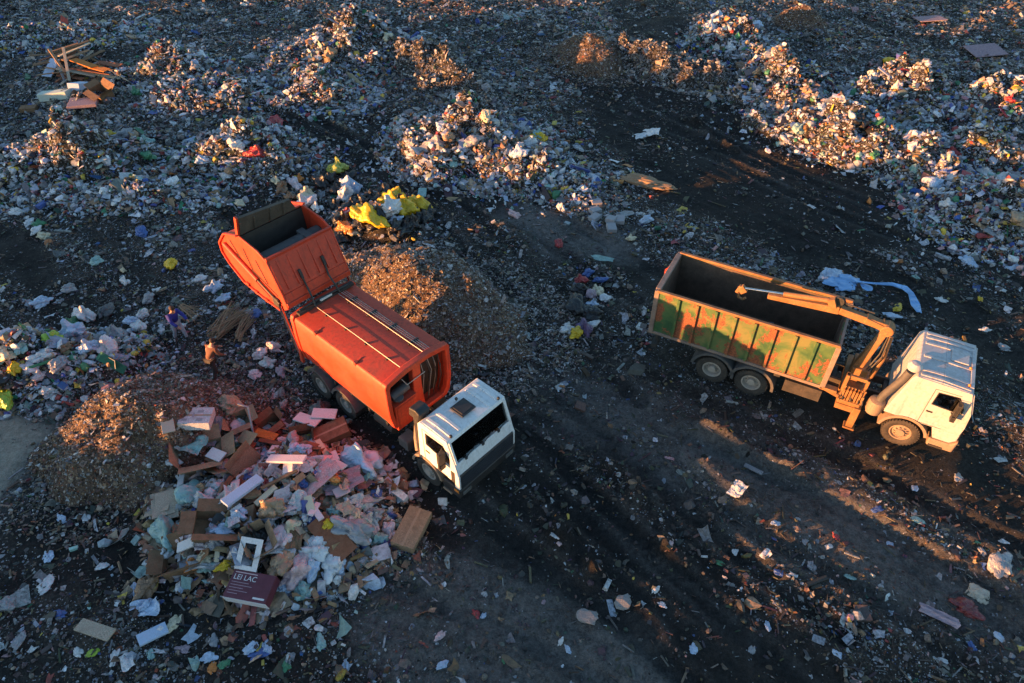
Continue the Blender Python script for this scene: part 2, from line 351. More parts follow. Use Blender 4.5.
def masks(x, y):
    w = 1.1 * fbm(x / 2.5, y / 2.5, 31, 3); w2 = 1.1 * fbm(x / 2.5, y / 2.5, 47, 3)
    xs, ys = x + w, y + w2
    m = [poly_mask(xs, ys, p, .9) for p in MUD]; d = [poly_mask(xs, ys, p, .9) for p in DUST]
    mud = np.clip(sum(m), 0, 1); dust = np.clip(sum(d), 0, 1) + d[2]
    sk = streak(x, y); open_ = sstep(44, 30, y)
    den = np.clip(.34 + .12 * (1 - open_) * 0 + .10 * sstep(26, 14, y) + .6 * fbm(x / 3, y / 3, 5, 4) + 1.0 * sk, .04, 1)
    mud = np.clip(mud + .7 * open_ * sstep(.02, .3, -sk), 0, 1)
    for p in DENSE: den = np.maximum(den, poly_mask(xs, ys, p, 1.5) * (.92 + .8 * fbm(x / 3, y / 3, 8, 3) + .4 * sk))
    rut, edge, lug = tyre(x, y); mud = np.clip(mud * (1 - .25 * edge) + .45 * rut, 0, 1); dust = dust + .28 * edge * (dust < 1.2) - .5 * np.clip(dust, 0, 1) * rut * .7
    v_ = -math.sin(RUTD) * x + math.cos(RUTD) * y; u_ = math.cos(RUTD) * x + math.sin(RUTD) * y; dust = np.where(dust <= 1.3, np.clip(dust * (.55 + 1.3 * (vnoise(u_ / 9, v_ / .45, 160) + .5)), 0, 1.), dust)
    den = den * (1 - .6 * rut) * (1 - .93 * mud) * (1 - .72 * np.clip(dust, 0, 1)) * np.where(dust > 1.15, .004, 1.)
    return m, d, mud, dust, np.clip(den, 0, 1)
def base_height(x, y, full=True):
    m, d, mud, dust, den = masks(x, y)
    rough = 1 - .75 * mud - .45 * np.clip(dust, 0, 1)
    z = .32 * fbm(x / 9, y / 9, 1, 2) + rough * (.30 * fbm(x / 2.1, y / 2.1, 2, 3) + .11 * fbm(x / .55, y / .55, 3, 2)) + .05 * fbm(x / .42, y / .42, 4, 2)
    for k, mm in enumerate(m[:4]):
        a = RUT[k]; v = -math.sin(a) * x + math.cos(a) * y; u = math.cos(a) * x + math.sin(a) * y
        v = v + .25 * fbm(u / 7, v / 7, 60 + k, 2)
        z = z + mm * (.13 * vnoise(u / 9., v / .8, 72) + .10 * vnoise(u / 5., v / .35, 70) + .05 * vnoise(u / 1.8, v / .2, 71))
    v = -math.sin(RUTD) * x + math.cos(RUTD) * y; u = math.cos(RUTD) * x + math.sin(RUTD) * y
    z = z + np.clip(sum(d[:2]), 0, 1) * (.16 * vnoise(u / 8., v / .9, 77) + .09 * vnoise(u / 3., v / .3, 78))
    for (a_, b_), h_ in zip(RIDGES, (.5, .46, .42, .44, .40, .36, .45)):
        dx, dy = b_[0] - a_[0], b_[1] - a_[1]; t = np.clip(((x - a_[0]) * dx + (y - a_[1]) * dy) / (dx * dx + dy * dy), 0, 1); w = np.hypot(x - a_[0] - t * dx, y - a_[1] - t * dy)
        z = z + h_ * np.exp(-(w / .28) ** 2) * (.75 + 1.4 * fbm(x / .6, y / .6, 91, 2))
    xl = -(12.86 + (y - 7.15) * .5305)
    rut, edge, lug = tyre(x, y); z = z - .08 * rut + .055 * edge + .03 * lug
    z = z + .10 * streak(x, y) * (1 - np.clip(sum(m), 0, 1)) + SHADE_BERM * (1 + 1.0 * sstep(14, 4, y)) * np.exp(-((x - (xl - 9)) / 4.) ** 2) * (1 + .8 * fbm(x * 0 + y / 7, y / 30, 9, 2)) * sstep(80, 60, y) * sstep(-40, -25, y)
    for T, x0, x1 in ((TRUCK_A, -7., 1.8), (TRUCK_B, -8.8, 1.7)):
        X, Y = to_local(T, x, y)
        f = sstep(-1.6, .1, np.minimum(np.minimum(X - x0, x1 - X), np.minimum(Y + 1.5, 1.5 - Y)))
        z = z * (1 - f) + f * (.03 * fbm(x / .5, y / .5, 12, 2) + (B_Z if T is TRUCK_B else 0.))
    return z
SHADE_BERM = 1.3           # unseen bank left of the view, added and shaped to shade the ground
HEAPS = {}
def heap(key, px, py, rx, ry, rot, h, kind, label, seed):
    if kind == 'rubbish' and key != 'h1': rx, ry, h = rx * 1.2, ry * 1.2, h * 1.12
    x, y = ground_pt(px, py); HEAPS[key] = dict(x=x, y=y, rx=rx, ry=ry, rot=R(rot), h=h, kind=kind, label=label, seed=seed)
heap('h1', 50, 372, 3.6, 2.0, 8, 1.45, 'rubbish', 'sunlit rubbish heap with a lime green bag at the left edge', 1)
heap('h2', 150, 440, 3.6, 2.7, 10, 2.4, 'brown', 'brown shredded heap between the light dusty patch and the cardboard pile', 2)
heap('h3', 427, 306, 4.7, 3.0, -28, 2.3, 'brown', 'brown shredded heap right behind the orange truck body', 3)
heap('h4', 278, 510, 3.7, 2.9, -12, 1.1, 'card', 'spread pile of cartons, boards and bags in front of the orange truck', 4)
heap('h5', 85, 168, 3.9, 2.3, -8, 2.0, 'rubbish', 'rubbish heap with orange sunlit left flank below the timber pile', 5)
heap('h6', 248, 160, 2.9, 2.1, 10, 1.7, 'rubbish', 'rubbish heap with a red cloth on top, beside the dark lane', 6)
heap('h7', 92, 104, 3.4, 2.0, -10, .9, 'grey', 'low mound under the pile of old timber and panels', 7)
heap('h8', 172, 74, 2.9, 2.0, 0, 1.35, 'rubbish', 'small sunlit rubbish heap right of the timber pile', 8)
heap('h9', 352, 58, 4.0, 4.0, 20, 1.9, 'rubbish', 'tall colourful rubbish heap near the top, left of the long pale ridge', 9)
heap('h10', 420, 72, 6.4, 2.0, -42, 1.7, 'grey', 'long pale grey ridge running down to the colourful heap', 10)
heap('h11', 472, 150, 4.0, 3.2, -25, 2.0, 'rubbish', 'large heap of coloured bags in the middle, at the end of the ridge', 11)
heap('h12', 592, 62, 3.4, 2.4, -30, 1.7, 'brown', 'low brown earth heap lit orange, near the top of the dark track', 12)
heap('h13', 648, 66, 5.6, 1.9, -48, 1.7, 'grey', 'pale grey shredded ridge beside the dark track', 13)
heap('h14', 728, 48, 2.6, 2.6, -20, 1.8, 'rubbish', 'white sunlit rubbish heap at the top of the right hand row', 14)
heap('h15', 782, 90, 2.6, 2.8, -30, 1.9, 'rubbish', 'rubbish heap with brown crumpled sacks, second in the row', 15)
heap('h16', 862, 150, 5.0, 1.9, -38, 1.7, 'rubbish', 'long sunlit ridge of rubbish along the dark muddy area', 16)
heap('h17', 896, 98, 3.1, 2.2, 0, 1.85, 'rubbish', 'sunlit rubbish heap above a dark hollow on the right', 17)
heap('h18', 992, 112, 2.4, 2.0, 0, 1.5, 'rubbish', 'small sunlit heap near the right edge', 18)
heap('h19', 985, 160, 2.2, 1.5, -10, 1.1, 'rubbish', 'small heap with a pink sheet near the right edge', 19)
heap('h20', 1000, 218, 3.3, 3.0, -30, 1.25, 'rubbish', 'broad pale rubbish heap beyond the tipper truck cab', 20)
heap('h21', 372, 226, 3.2, 1.7, -8, .75, 'dark', 'low mound of dark and yellow bags behind the brown heap', 21)
heap('h22', 800, 26, 2.6, 1.4, -20, .9, 'brown', 'small brown earth heap near the top edge', 22)
heap('h23', 215, 98, 4.2, 1.6, 5, 1.0, 'rubbish', 'low wide bank of bright rubbish between the timber pile and the dark lane', 23)
heap('h24', 318, 92, 3.2, 2.2, -25, 1.1, 'rubbish', 'low rubbish bank along the upper side of the dark lane', 24)
heap('h25', 824, 116, 3.0, 1.6, -38, .8, 'rubbish', 'low rubbish saddle joining the brown sacks and the long sunlit ridge', 25)
heap('h27', 755, 62, 2.2, 1.5, -40, .8, 'rubbish', 'rubbish saddle between the white heap and the brown sacks', 27)
heap('h28', 945, 118, 3.0, 2.2, 0, .8, 'rubbish', 'low rubbish bank between two sunlit heaps on the right', 28)
heap('h29', 110, 200, 4.6, 1.2, 0, .6, 'rubbish', 'low apron of white rubbish in front of the left sunlit heap', 29)
heap('h30', 520, 165, 3.6, 1.8, -40, .9, 'rubbish', 'low tail of pale rubbish running down from the big middle heap', 30)
heap('h31', 60, 40, 5.0, 2.0, 10, .9, 'rubbish', 'low bank of mixed rubbish in the top left corner', 31)
heap('h32', 700, 78, 3.6, 1.4, -45, 1.0, 'grey', 'low grey bank between the dark track and the right hand row', 32)
def heap_bump(H, x, y):
    c, s = math.cos(H['rot']), math.sin(H['rot']); dx, dy = x - H['x'], y - H['y']
    u = (c * dx + s * dy) / H['rx']; v = (-s * dx + c * dy) / H['ry']
    sd = H['seed'] * 13
    wob = 1 + .55 * fbm(x / 1.9, y / 1.9, 100 + sd, 2)
    r = np.sqrt(u * u + v * v) / wob
    b = np.clip(1 - r, 0, 1); b = 1 - (1 - b) ** 1.5
    if H['kind'] == 'brown': b = b * (.45 + .55 * b)
    lump = (.5 if H['kind'] != 'brown' else .18) * fbm(x / .8, y / .8, 200 + sd, 3) + .42 * fbm(x / 2.0, y / 2.0, 300 + sd, 2)
    return H['h'] * b * (1 + lump * 1.3) + .16 * np.clip(b * 3, 0, 1) * fbm(x / .35, y / .35, 400 + sd, 2) * (1 if H['kind'] != 'brown' else .45)
def height(x, y):
    x = np.asarray(x, float); y = np.asarray(y, float)
    z = base_height(x, y); top = 0
    for H in HEAPS.values():
        near = np.hypot(x - H['x'], y - H['y']) < 1.6 * max(H['rx'], H['ry'])
        if np.any(near):
            b = np.zeros(np.shape(x))
            b[near] = heap_bump(H, x[near], y[near]); top = np.maximum(top, b)
    return z + top
HGRID = {}
def height1(x, y):
    if not HGRID:
        ax, ay = np.arange(-49, 49.1, .17), np.arange(4, 70.1, .17); X_, Y_ = np.meshgrid(ax, ay); HGRID['z'] = height(X_.ravel(), Y_.ravel()).reshape(X_.shape)
    g = HGRID['z']; u = min(max((x + 49) / .17, 0), g.shape[1] - 1.001); v = min(max((y - 4) / .17, 0), g.shape[0] - 1.001); i, j = int(u), int(v); a, b = u - i, v - j
    return float((g[j, i] * (1 - a) + g[j, i + 1] * a) * (1 - b) + (g[j + 1, i] * (1 - a) + g[j + 1, i + 1] * a) * b)
def at(px, py):
    """point of the terrain surface met at a photo position"""
    z = 0.
    for _ in range(9):
        x, y = ground_pt(px, py, z); z = .5 * z + .5 * height1(x, y)
    return x, y, height1(x, y)
def axis(lo, hi, st, far):
    a = list(np.arange(lo, hi + st / 2, st)); g = st; b = []; p = a[-1]
    while p < far: g *= 1.25; p += g; b.append(p)
    c = []; g = st; p = a[0]
    while p > -far: g *= 1.25; p -= g; c.append(p)
    return np.array(c[::-1] + a + b)
gx, gy = axis(-50, 50, .14, 900), axis(3, 72, .14, 900)
XX, YY = np.meshgrid(gx, gy); xf, yf = XX.ravel(), YY.ravel()
zf = base_height(xf, yf); _, _, mudm, dustm, denm = masks(xf, yf)
fade = sstep(130, 90, np.hypot(xf, yf - 30)); zf = zf * fade
nx, ny = len(gx), len(gy); I = np.arange(nx * ny).reshape(ny, nx)
quads = np.stack([I[:-1, :-1], I[:-1, 1:], I[1:, 1:], I[1:, :-1]], -1).reshape(-1, 4)
gme = np_mesh('ground', np.stack([xf, yf, zf], 1), [quads], {'mask': np.stack([mudm, denm, dustm], 1)}, smooth=True)
tag(link('ground', gme, ground_mat('landfill_ground')), kind='structure')

# ------------------------------------------------------------------ loose litter
PAL = [((.62, .63, .66), 20), ((.42, .44, .5), 16), ((.3, .31, .33), 14), ((.16, .16, .17), 12), ((.03, .03, .032), 12), ((.36, .42, .56), 8), ((.26, .17, .1), 9), ((.4, .3, .2), 5),
       ((.36, .06, .05), 3), ((.05, .1, .34), 3.5), ((.04, .2, .1), 3), ((.55, .4, .06), 2.5), ((.5, .2, .05), 1.5), ((.55, .3, .32), 2.5), ((.25, .42, .4), 2.5)]
PALB = [((.10, .064, .046), 22), ((.19, .122, .085), 22), ((.28, .20, .15), 14), ((.38, .32, .28), 10), ((.52, .49, .48), 11), ((.05, .04, .036), 12), ((.30, .10, .055), 4), ((.22, .22, .24), 6)]
PALG = [((.5, .49, .48), 20), ((.36, .35, .35), 22), ((.25, .23, .22), 20), ((.15, .14, .13), 14), ((.06, .055, .05), 12), ((.3, .22, .15), 10), ((.1, .15, .3), 2)]
PALO = [((.56, .57, .59), 9), ((.40, .41, .44), 12), ((.27, .265, .265), 15), ((.16, .15, .145), 18), ((.05, .046, .043), 17), ((.34, .38, .46), 6), ((.2, .13, .085), 12), ((.32, .24, .17), 7), ((.32, .06, .05), 2), ((.05, .1, .3), 2), ((.05, .18, .1), 2), ((.5, .38, .07), 1.2), ((.45, .18, .06), 1.5), ((.46, .27, .27), 2)]
PALC = [((.3, .19, .11), 22), ((.2, .12, .075), 16), ((.4, .3, .21), 12), ((.66, .64, .65), 18), ((.4, .46, .56), 9), ((.05, .05, .05), 8), ((.3, .44, .42), 5), ((.5, .36, .38), 6), ((.28, .09, .06), 5), ((.06, .1, .3), 2), ((.5, .4, .06), 2)]
def pick(pal, n):
    w = np.array([p[1] for p in pal], float); w /= w.sum()
    c = np.array([p[0] for p in pal])[RNG.choice(len(pal), n, p=w)]
    return np.clip(c * RNG.uniform(.7, 1.25, (n, 1)) + RNG.normal(0, .012, (n, 3)), .01, .85)
def t_sheet():
    v = np.array([(i - 1, j - 1, 0) for j in range(3) for i in range(3)], float) * .5
    return v, [np.array([(j * 3 + i, j * 3 + i + 1, j * 3 + i + 4, j * 3 + i + 3) for j in range(2) for i in range(2)])]
def t_chip():
    v = np.array([(-.5, -.4, 0), (0, -.5, .22), (.5, -.35, 0), (.5, .4, .05), (0, .45, .25), (-.45, .5, 0)], float)
    return v, [np.array([(0, 1, 4, 5), (1, 2, 3, 4)])]
def t_box():
    v = np.array([(x, y, z) for z in (-.35, .35) for y in (-.5, .5) for x in (-.5, .5)], float)
    return v, [np.array([(0, 2, 3, 1), (4, 5, 7, 6), (0, 1, 5, 4), (2, 6, 7, 3), (0, 4, 6, 2), (1, 3, 7, 5)])]
def t_blob(sub=1):
    bm = bmesh.new(); bmesh.ops.create_icosphere(bm, subdivisions=sub, radius=.5)
    bm.verts.ensure_lookup_table(); v = np.array([x.co[:] for x in bm.verts]); f = np.array([[q.index for q in p.verts] for p in bm.faces]); bm.free()
    return v, [f]
def rots(n, tilt):
    """random rotation matrices: a free turn about Z and a tilt of about `tilt` radians"""
    a = RNG.uniform(0, 2 * np.pi, n); t = RNG.normal(0, tilt, n); ph = RNG.uniform(0, 2 * np.pi, n)
    ca, sa, ct, st = np.cos(a), np.sin(a), np.cos(t), np.sin(t); cp, sp = np.cos(ph), np.sin(ph)
    Z = np.zeros(n); O = np.ones(n)
    Rz = np.stack([ca, -sa, Z, sa, ca, Z, Z, Z, O], -1).reshape(n, 3, 3)
    k = np.stack([cp, sp, Z], -1); K = np.stack([Z, -k[:, 2], k[:, 1], k[:, 2], Z, -k[:, 0], -k[:, 1], k[:, 0], Z], -1).reshape(n, 3, 3)
    Rt = np.eye(3)[None] + st[:, None, None] * K + (1 - ct)[:, None, None] * (K @ K)
    return Rt @ Rz
def scatter(kind, pos, size, tilt, cols, squash=(1, 1, 1), jit=.2, stretch=.35):
    tv, tf = {'sheet': t_sheet, 'chip': t_chip, 'box': t_box, 'blob': t_blob, 'nub': lambda: t_blob(1)}[kind]()
    n, k = len(pos), len(tv)
    sc = np.exp(RNG.normal(0, stretch, (n, 3))) * np.array(squash) * size[:, None]
    V = tv[None] * (1 + 0 * sc[:, None, :]) + RNG.normal(0, jit, (n, k, 3)) * np.array([.6, .6, 1.0])
    V = V * sc[:, None, :]
    V = np.einsum('nij,nkj->nki', rots(n, tilt), V) + pos[:, None, :]
    F = [(f[None] + (np.arange(n) * k)[:, None, None]).reshape(-1, f.shape[1]) for f in tf]
    return V.reshape(-1, 3), F, np.repeat(cols, k, 0)
def merge(parts):
    V = np.concatenate([p[0] for p in parts]); C = np.concatenate([p[2] for p in parts]); off = 0; F = {}
    for p in parts:
        for f in p[1]: F.setdefault(f.shape[1], []).append(f + off)
        off += len(p[0])
    return V, [np.concatenate(v) for v in F.values()], C
def litter_set(x, y, z, s, pal, mix=(.42, .22, .12, .24), tilt=.5):
    n = len(x); kind = RNG.choice(4, n, p=mix); out = []
    for k, (nm, sq, jt, st) in enumerate((('sheet', (1.25, .95, .5), .2, .3), ('chip', (1.1, .8, .7), .12, .35), ('box', (1.2, .6, .5), .06, .5), ('blob', (1.05, .85, .62), .1, .25))):
        q = kind == k
        if q.any(): out.append(scatter(nm, np.stack([x[q], y[q], z[q] + s[q] * (.12 if k < 2 else .2)], 1), s[q] * (1. if k != 2 else .8), tilt, pick(pal, q.sum()), sq, jt, st))
    return merge(out)
def in_view(x, y, mx=40):
    px, py = project(x, y, 0.); return (px > -mx) & (px < 1024 + mx) & (py > -mx) & (py < 683 + mx)
def free_of_trucks(x, y):
    ok = np.ones(len(x), bool)
    for T, x0, x1 in ((TRUCK_A, -6.4, 1.6), (TRUCK_B, -8.7, 1.5)):
        X, Y = to_local(T, x, y); ok &= ~((X > x0) & (X < x1) & (np.abs(Y) < 1.3))
    return ok
def ground_field(name, n, smin, smed, sig, power, pal, mix, mult, far=0, shape=None):
    """scraps over the open ground, as thick as the litter density there"""
    x = RNG.uniform(-48, 48, n); y = RNG.uniform(5, 66, n)
    if far: x = np.concatenate([x, RNG.uniform(-48, 48, far)]); y = np.concatenate([y, RNG.uniform(27, 66, far)])
    k = in_view(x, y, 60) & free_of_trucks(x, y); x, y = x[k], y[k]
    den = masks(x, y)[4]; clus = np.clip(.72 + 1.7 * fbm(x / 1.4, y / 1.4, 88, 3), .05, 1.7)
    k = RNG.random(len(x)) < (den ** power) * clus * mult; x, y = x[k], y[k]
    s = np.clip(np.exp(RNG.normal(math.log(smed), sig, len(x))), smin, .5)
    V, F, C = litter_set(x, y, base_height(x, y), s, pal, mix)
    o = link(name, np_mesh(name, V, F, {'Col': C}), litter_mat('litter'))
    return o
tag(ground_field('paper_scraps', 420000, .035, .078, .5, 1.0, PALO, (.46, .34, .12, .08), .75, 330000), 'small scraps of paper and film strewn over the open ground', 'litter', kind='stuff')
tag(ground_field('strewn_litter', 80000, .1, .165, .4, 1.3, PALO, (.46, .2, .14, .2), .6, 40000), 'larger strewn bags, wrappers and scraps all over the open ground', 'litter', kind='stuff')
tag(ground_field('earth_clods', 230000, .04, .08, .45, .2, [((.05, .043, .038), 5), ((.02, .019, .018), 4), ((.085, .072, .06), 4), ((.13, .11, .09), 2), ((.16, .09, .05), .8)], (.05, .33, .22, .4), .55), 'dark clods of earth and stones on the ground', 'clods', kind='stuff')

n = 130000; x = RNG.uniform(-48, 48, n); y = RNG.uniform(5, 50, n); k = in_view(x, y, 60) & free_of_trucks(x, y); x, y = x[k], y[k]
k = RNG.random(len(x)) < np.clip(.55 + 1.2 * fbm(x / 1.8, y / 1.8, 171, 3), .05, 1) * np.where(masks(x, y)[3] > 1.1, .1, 1) * (1 - .75 * masks(x, y)[2]); x, y = x[k], y[k]
tw = scatter('box', np.stack([x, y, base_height(x, y) + .02], 1), np.exp(np.minimum(RNG.normal(math.log(.06), .5, len(x)), math.log(.2))), .25, pick([((.08, .06, .045), 6), ((.04, .034, .03), 7), ((.14, .11, .09), 4), ((.18, .18, .19), 3), ((.32, .31, .31), 1), ((.16, .09, .055), 2)], len(x)), (2.1, .28, .22), .05, .3)
tag(link('twigs_and_strips', np_mesh('twigs_and_strips', tw[0], tw[1], {'Col': tw[2]}), litter_mat('litter')), 'twigs, fibres and narrow strips trodden into the ground', 'litter', kind='stuff')
HEAP_MAT = {'rubbish': ('rubbish_mound', False), 'card': ('rubbish_mound', False), 'brown': ('brown_mound', True), 'grey': ('rubbish_mound', False), 'dark': ('rubbish_mound', False)}
for key, H in HEAPS.items():
    ext = 1.35 * max(H['rx'], H['ry']); st = .13
    a = np.arange(-ext, ext + st, st); X2, Y2 = np.meshgrid(a + H['x'], a + H['y']); x, y = X2.ravel(), Y2.ravel()
    b = heap_bump(H, x, y); z = base_height(x, y) + b - .07 * (b < .07)
    m = len(a); I = np.arange(m * m).reshape(m, m)
    q = np.stack([I[:-1, :-1], I[:-1, 1:], I[1:, 1:], I[1:, :-1]], -1).reshape(-1, 4)
    q = q[(b[q] > .01).any(1)]
    used = np.unique(q); rm = np.full(m * m, -1); rm[used] = np.arange(len(used))
    den = np.full(len(used), {'rubbish': .9, 'card': .55, 'brown': .9, 'grey': .9, 'dark': .35}[H['kind']])
    c0 = np.array([H['x'], H['y'], 0.])
    me = np_mesh(key, np.stack([x, y, z], 1)[used] - c0, [rm[q]], {'mask': np.stack([den * 0, den, den * 0], 1)}, smooth=True)
    nm = {'rubbish': 'rubbish_heap', 'card': 'cardboard_pile', 'brown': 'shredded_heap', 'grey': 'debris_mound', 'dark': 'rubbish_mound'}[H['kind']]
    o = link(nm, me, ground_mat(HEAP_MAT[H['kind']][0], HEAP_MAT[H['kind']][1], True)); o.location = c0
    tag(o, H['label'], 'heap', 'heaps of waste across the landfill'); H['obj'] = o
    area = math.pi * H['rx'] * H['ry']
    parts = []; pb = PALB if key != 'h3' else PALB[2:6] + [((.30, .26, .24), 26), ((.2, .165, .145), 22), ((.55, .53, .52), 9)]
    for cnt, s0, sig, pal, mix in {'rubbish': ((95, .10, .45, PAL, (.42, .22, .12, .24)), (22, .21, .35, PAL, (.36, .1, .12, .42))), 'card': ((60, .13, .45, PALC, (.45, .25, .18, .12)), (9, .27, .35, PALC, (.55, .1, .2, .15))),
                                   'brown': ((230, .06, .35, pb, (.25, .55, .18, .02)), (5, .12, .3, PALB + [((.5, .5, .52), 25)], (.5, .3, .15, .05))), 'grey': ((90, .10, .4, PALG, (.45, .35, .14, .06)), (5, .25, .3, PALG, (.5, .2, .1, .2))),
                                   'dark': ((18, .15, .4, PAL, (.45, .2, .1, .25)),)}[H['kind']]:
        n = int(area * cnt * 1.5)
        rr = np.sqrt(RNG.random(n)) * 1.15 if H['kind'] != 'brown' else RNG.random(n) ** .6 * 1.45; rr = np.where(RNG.random(n) < .14, rr * RNG.uniform(1., 1.5, n), rr); th = RNG.uniform(0, 2 * np.pi, n); c, s = math.cos(H['rot']), math.sin(H['rot'])
        u, v = rr * np.cos(th) * H['rx'], rr * np.sin(th) * H['ry']; lx, ly = H['x'] + c * u - s * v, H['y'] + s * u + c * v
        bb = heap_bump(H, lx, ly); k = free_of_trucks(lx, ly) & ((bb > .05) | (masks(lx, ly)[3] < 1.1)); lx, ly, bb = lx[k], ly[k], bb[k]
        s_ = np.minimum(np.exp(RNG.normal(math.log(s0), sig, len(lx))), .5)
        parts.append(litter_set(lx, ly, base_height(lx, ly) + bb, s_, pal, mix, .7))
    V, F, C = merge(parts)
    lo = link('loose_litter', np_mesh('loose_litter', V - c0, F, {'Col': C}), litter_mat('heap_litter', .5, .45) if H['kind'] in ('rubbish', 'card') else litter_mat('litter'), o); tag(lo, kind='stuff')

# ------------------------------------------------------------------ vehicles
M_ORANGE = paint('orange_paint', (.60, .050, .016), .5, dirt=.5, dirtcol=(.19, .045, .03), scale=1.3, settle=.55, drips=.5)
M_ORANGE_D = paint('dull_orange_paint', (.46, .055, .024), .55, dirt=.6, dirtcol=(.08, .05, .035), scale=2.4)
M_WHITE = paint('white_cab_paint', (.72, .73, .74), .35, dirt=.35, settle=.25, drips=.3, dirtcol=(.32, .28, .24), scale=1.8, var=.04)
M_WHITE_D = paint('dirty_white_paint', (.45, .45, .465), .42, drips=.4, dirt=.55, dirtcol=(.24, .20, .17), scale=1.7, var=.06)
M_BLACK = paint('black_plastic', (.022, .022, .024), .55, dirt=.5, dirtcol=(.06, .052, .045))
M_GRILLE = paint('grille_plastic', (.02, .024, .032), .45, dirt=.35, dirtcol=(.05, .05, .052))
M_RUBBER = paint('tyre_rubber', (.034, .030, .027), .85, dirt=.7, dirtcol=(.085, .066, .05), scale=2.5, bump=.3)
M_RIM = paint('dusty_steel_rim', (.36, .32, .28), .6, .0, dirt=.35, dirtcol=(.09, .07, .055), scale=4)
M_RIM_B = paint('orange_dust_rim', (.30, .22, .16), .7, .1, dirt=.6, dirtcol=(.13, .09, .06), scale=4)
M_CHASSIS = paint('chassis_grime', (.035, .032, .03), .75, dirt=.7, dirtcol=(.08, .062, .048), bump=.3)
M_STEEL = paint('bare_steel', (.38, .38, .39), .35, .8, dirt=.4)
M_CHROME = paint('ram_rod', (.6, .6, .62), .18, 1., dirt=.1)
M_GREYP = paint('grey_fender', (.075, .075, .078), .6, dirt=.55, dirtcol=(.10, .085, .07))
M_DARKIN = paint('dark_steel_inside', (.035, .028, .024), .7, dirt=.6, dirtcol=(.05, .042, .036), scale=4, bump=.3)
M_CRANE = paint('crane_orange', (.32, .15, .05), .6, dirt=.95, dirtcol=(.14, .085, .05), scale=2.6, var=.2)
M_FLAP = paint('dusty_flap', (.085, .068, .055), .8, dirt=.6, dirtcol=(.14, .11, .085), scale=3, bump=.3)
M_HOSE = paint('rubber_hose', (.03, .03, .03), .6, dirt=.4)
M_PIPE = paint('pale_pipe', (.36, .33, .30), .4, .3, dirt=.3)
M_INNER = paint('cab_lining', (.16, .155, .15), .8, dirt=.3)
M_SEAT = paint('seat_cloth', (.17, .175, .2), .9, dirt=.2)
M_RED = paint('red_cloth', (.42, .04, .03), .85, dirt=.2)
M_TAN = paint('tan_cloth', (.45, .26, .13), .85, dirt=.2)
M_LAMP_O = paint('amber_lamp', (.6, .2, .03), .2, dirt=.2)
M_LAMP_W = paint('clear_lamp', (.5, .5, .5), .1, dirt=.2)
M_LAMP_D = paint('dusty_lamp', (.12, .12, .12), .25, dirt=.5)
M_GLASS = glass('cab_glass')
M_PLATE = paint('white_plate', (.7, .7, .68), .5, dirt=.3)
def bed_mat():
    m, nt, b = new_mat('bed_paint'); L = nt.links
    tc = N(nt, 'ShaderNodeTexCoord')
    n1 = N(nt, 'ShaderNodeTexNoise', Scale=1.15, Detail=4., Roughness=.6, Distortion=.6); L.new(tc.outputs['Object'], n1.inputs['Vector'])
    mp = N(nt, 'ShaderNodeMapping'); mp.inputs[3].default_value = (1., 1., .6); mp.inputs[1].default_value = (4.2, 1, 2); L.new(tc.outputs['Object'], mp.inputs[0])
    n2 = N(nt, 'ShaderNodeTexNoise', Scale=2.1, Detail=7., Roughness=.62); L.new(mp.outputs[0], n2.inputs['Vector'])
    n3 = N(nt, 'ShaderNodeTexNoise', Scale=22., Detail=3.); L.new(tc.outputs['Object'], n3.inputs['Vector'])
    g = ramp(nt, [(.36, (.025, .08, .032)), (.5, (.065, .125, .042)), (.62, (.15, .15, .055))]); L.new(n1.outputs[0], g.inputs[0])
    n6 = N(nt, 'ShaderNodeTexNoise', Scale=9., Detail=6., Roughness=.75); L.new(tc.outputs['Object'], n6.inputs['Vector'])
    sx = N(nt, 'ShaderNodeSeparateXYZ'); L.new(tc.outputs['Object'], sx.inputs[0]); wv = N(nt, 'ShaderNodeMath', operation='PINGPONG'); L.new(sx.outputs[0], wv.inputs[0]); wv.inputs[1].default_value = .32   # rust creeps in from the ribs
    wm = N(nt, 'ShaderNodeMapRange'); L.new(wv.outputs[0], wm.inputs[0]); wm.inputs[1].default_value = 0.; wm.inputs[2].default_value = .32; wm.inputs[3].default_value = .03; wm.inputs[4].default_value = -.03
    a1 = N(nt, 'ShaderNodeMath', operation='MULTIPLY_ADD'); L.new(n6.outputs[0], a1.inputs[0]); a1.inputs[1].default_value = .35; L.new(n2.outputs[0], a1.inputs[2]); a2 = N(nt, 'ShaderNodeMath', operation='ADD'); L.new(a1.outputs[0], a2.inputs[0]); L.new(wm.outputs[0], a2.inputs[1])
    ru = ramp(nt, [(.685, (0, 0, 0)), (.735, (1, 1, 1))]); L.new(a2.outputs[0], ru.inputs[0])
    rc = ramp(nt, [(.35, (.10, .042, .025)), (.6, (.28, .085, .038))]); L.new(n3.outputs[0], rc.inputs[0])
    L.new(mixc(nt, ru.outputs[0], g.outputs[0], rc.outputs[0]), b.inputs['Base Color']); b.inputs['Roughness'].default_value = .65
    bp = N(nt, 'ShaderNodeBump', Strength=.25, Distance=.02); L.new(n3.outputs[0], bp.inputs['Height']); L.new(bp.outputs[0], b.inputs['Normal'])
    return m
M_BED = bed_mat()
M_BEDRIM = paint('bed_rim_paint', (.30, .14, .055), .6, dirt=.6, dirtcol=(.16, .1, .06), scale=3, var=.2)
M_BEDTAIL = paint('bed_tail_paint', (.24, .18, .15), .65, dirt=.6, dirtcol=(.12, .08, .06), scale=3, var=.2)
M_BEDIN = paint('bed_inside_rust', (.11, .07, .048), .75, dirt=.6, dirtcol=(.04, .03, .023), scale=2.5, bump=.4, var=.25)

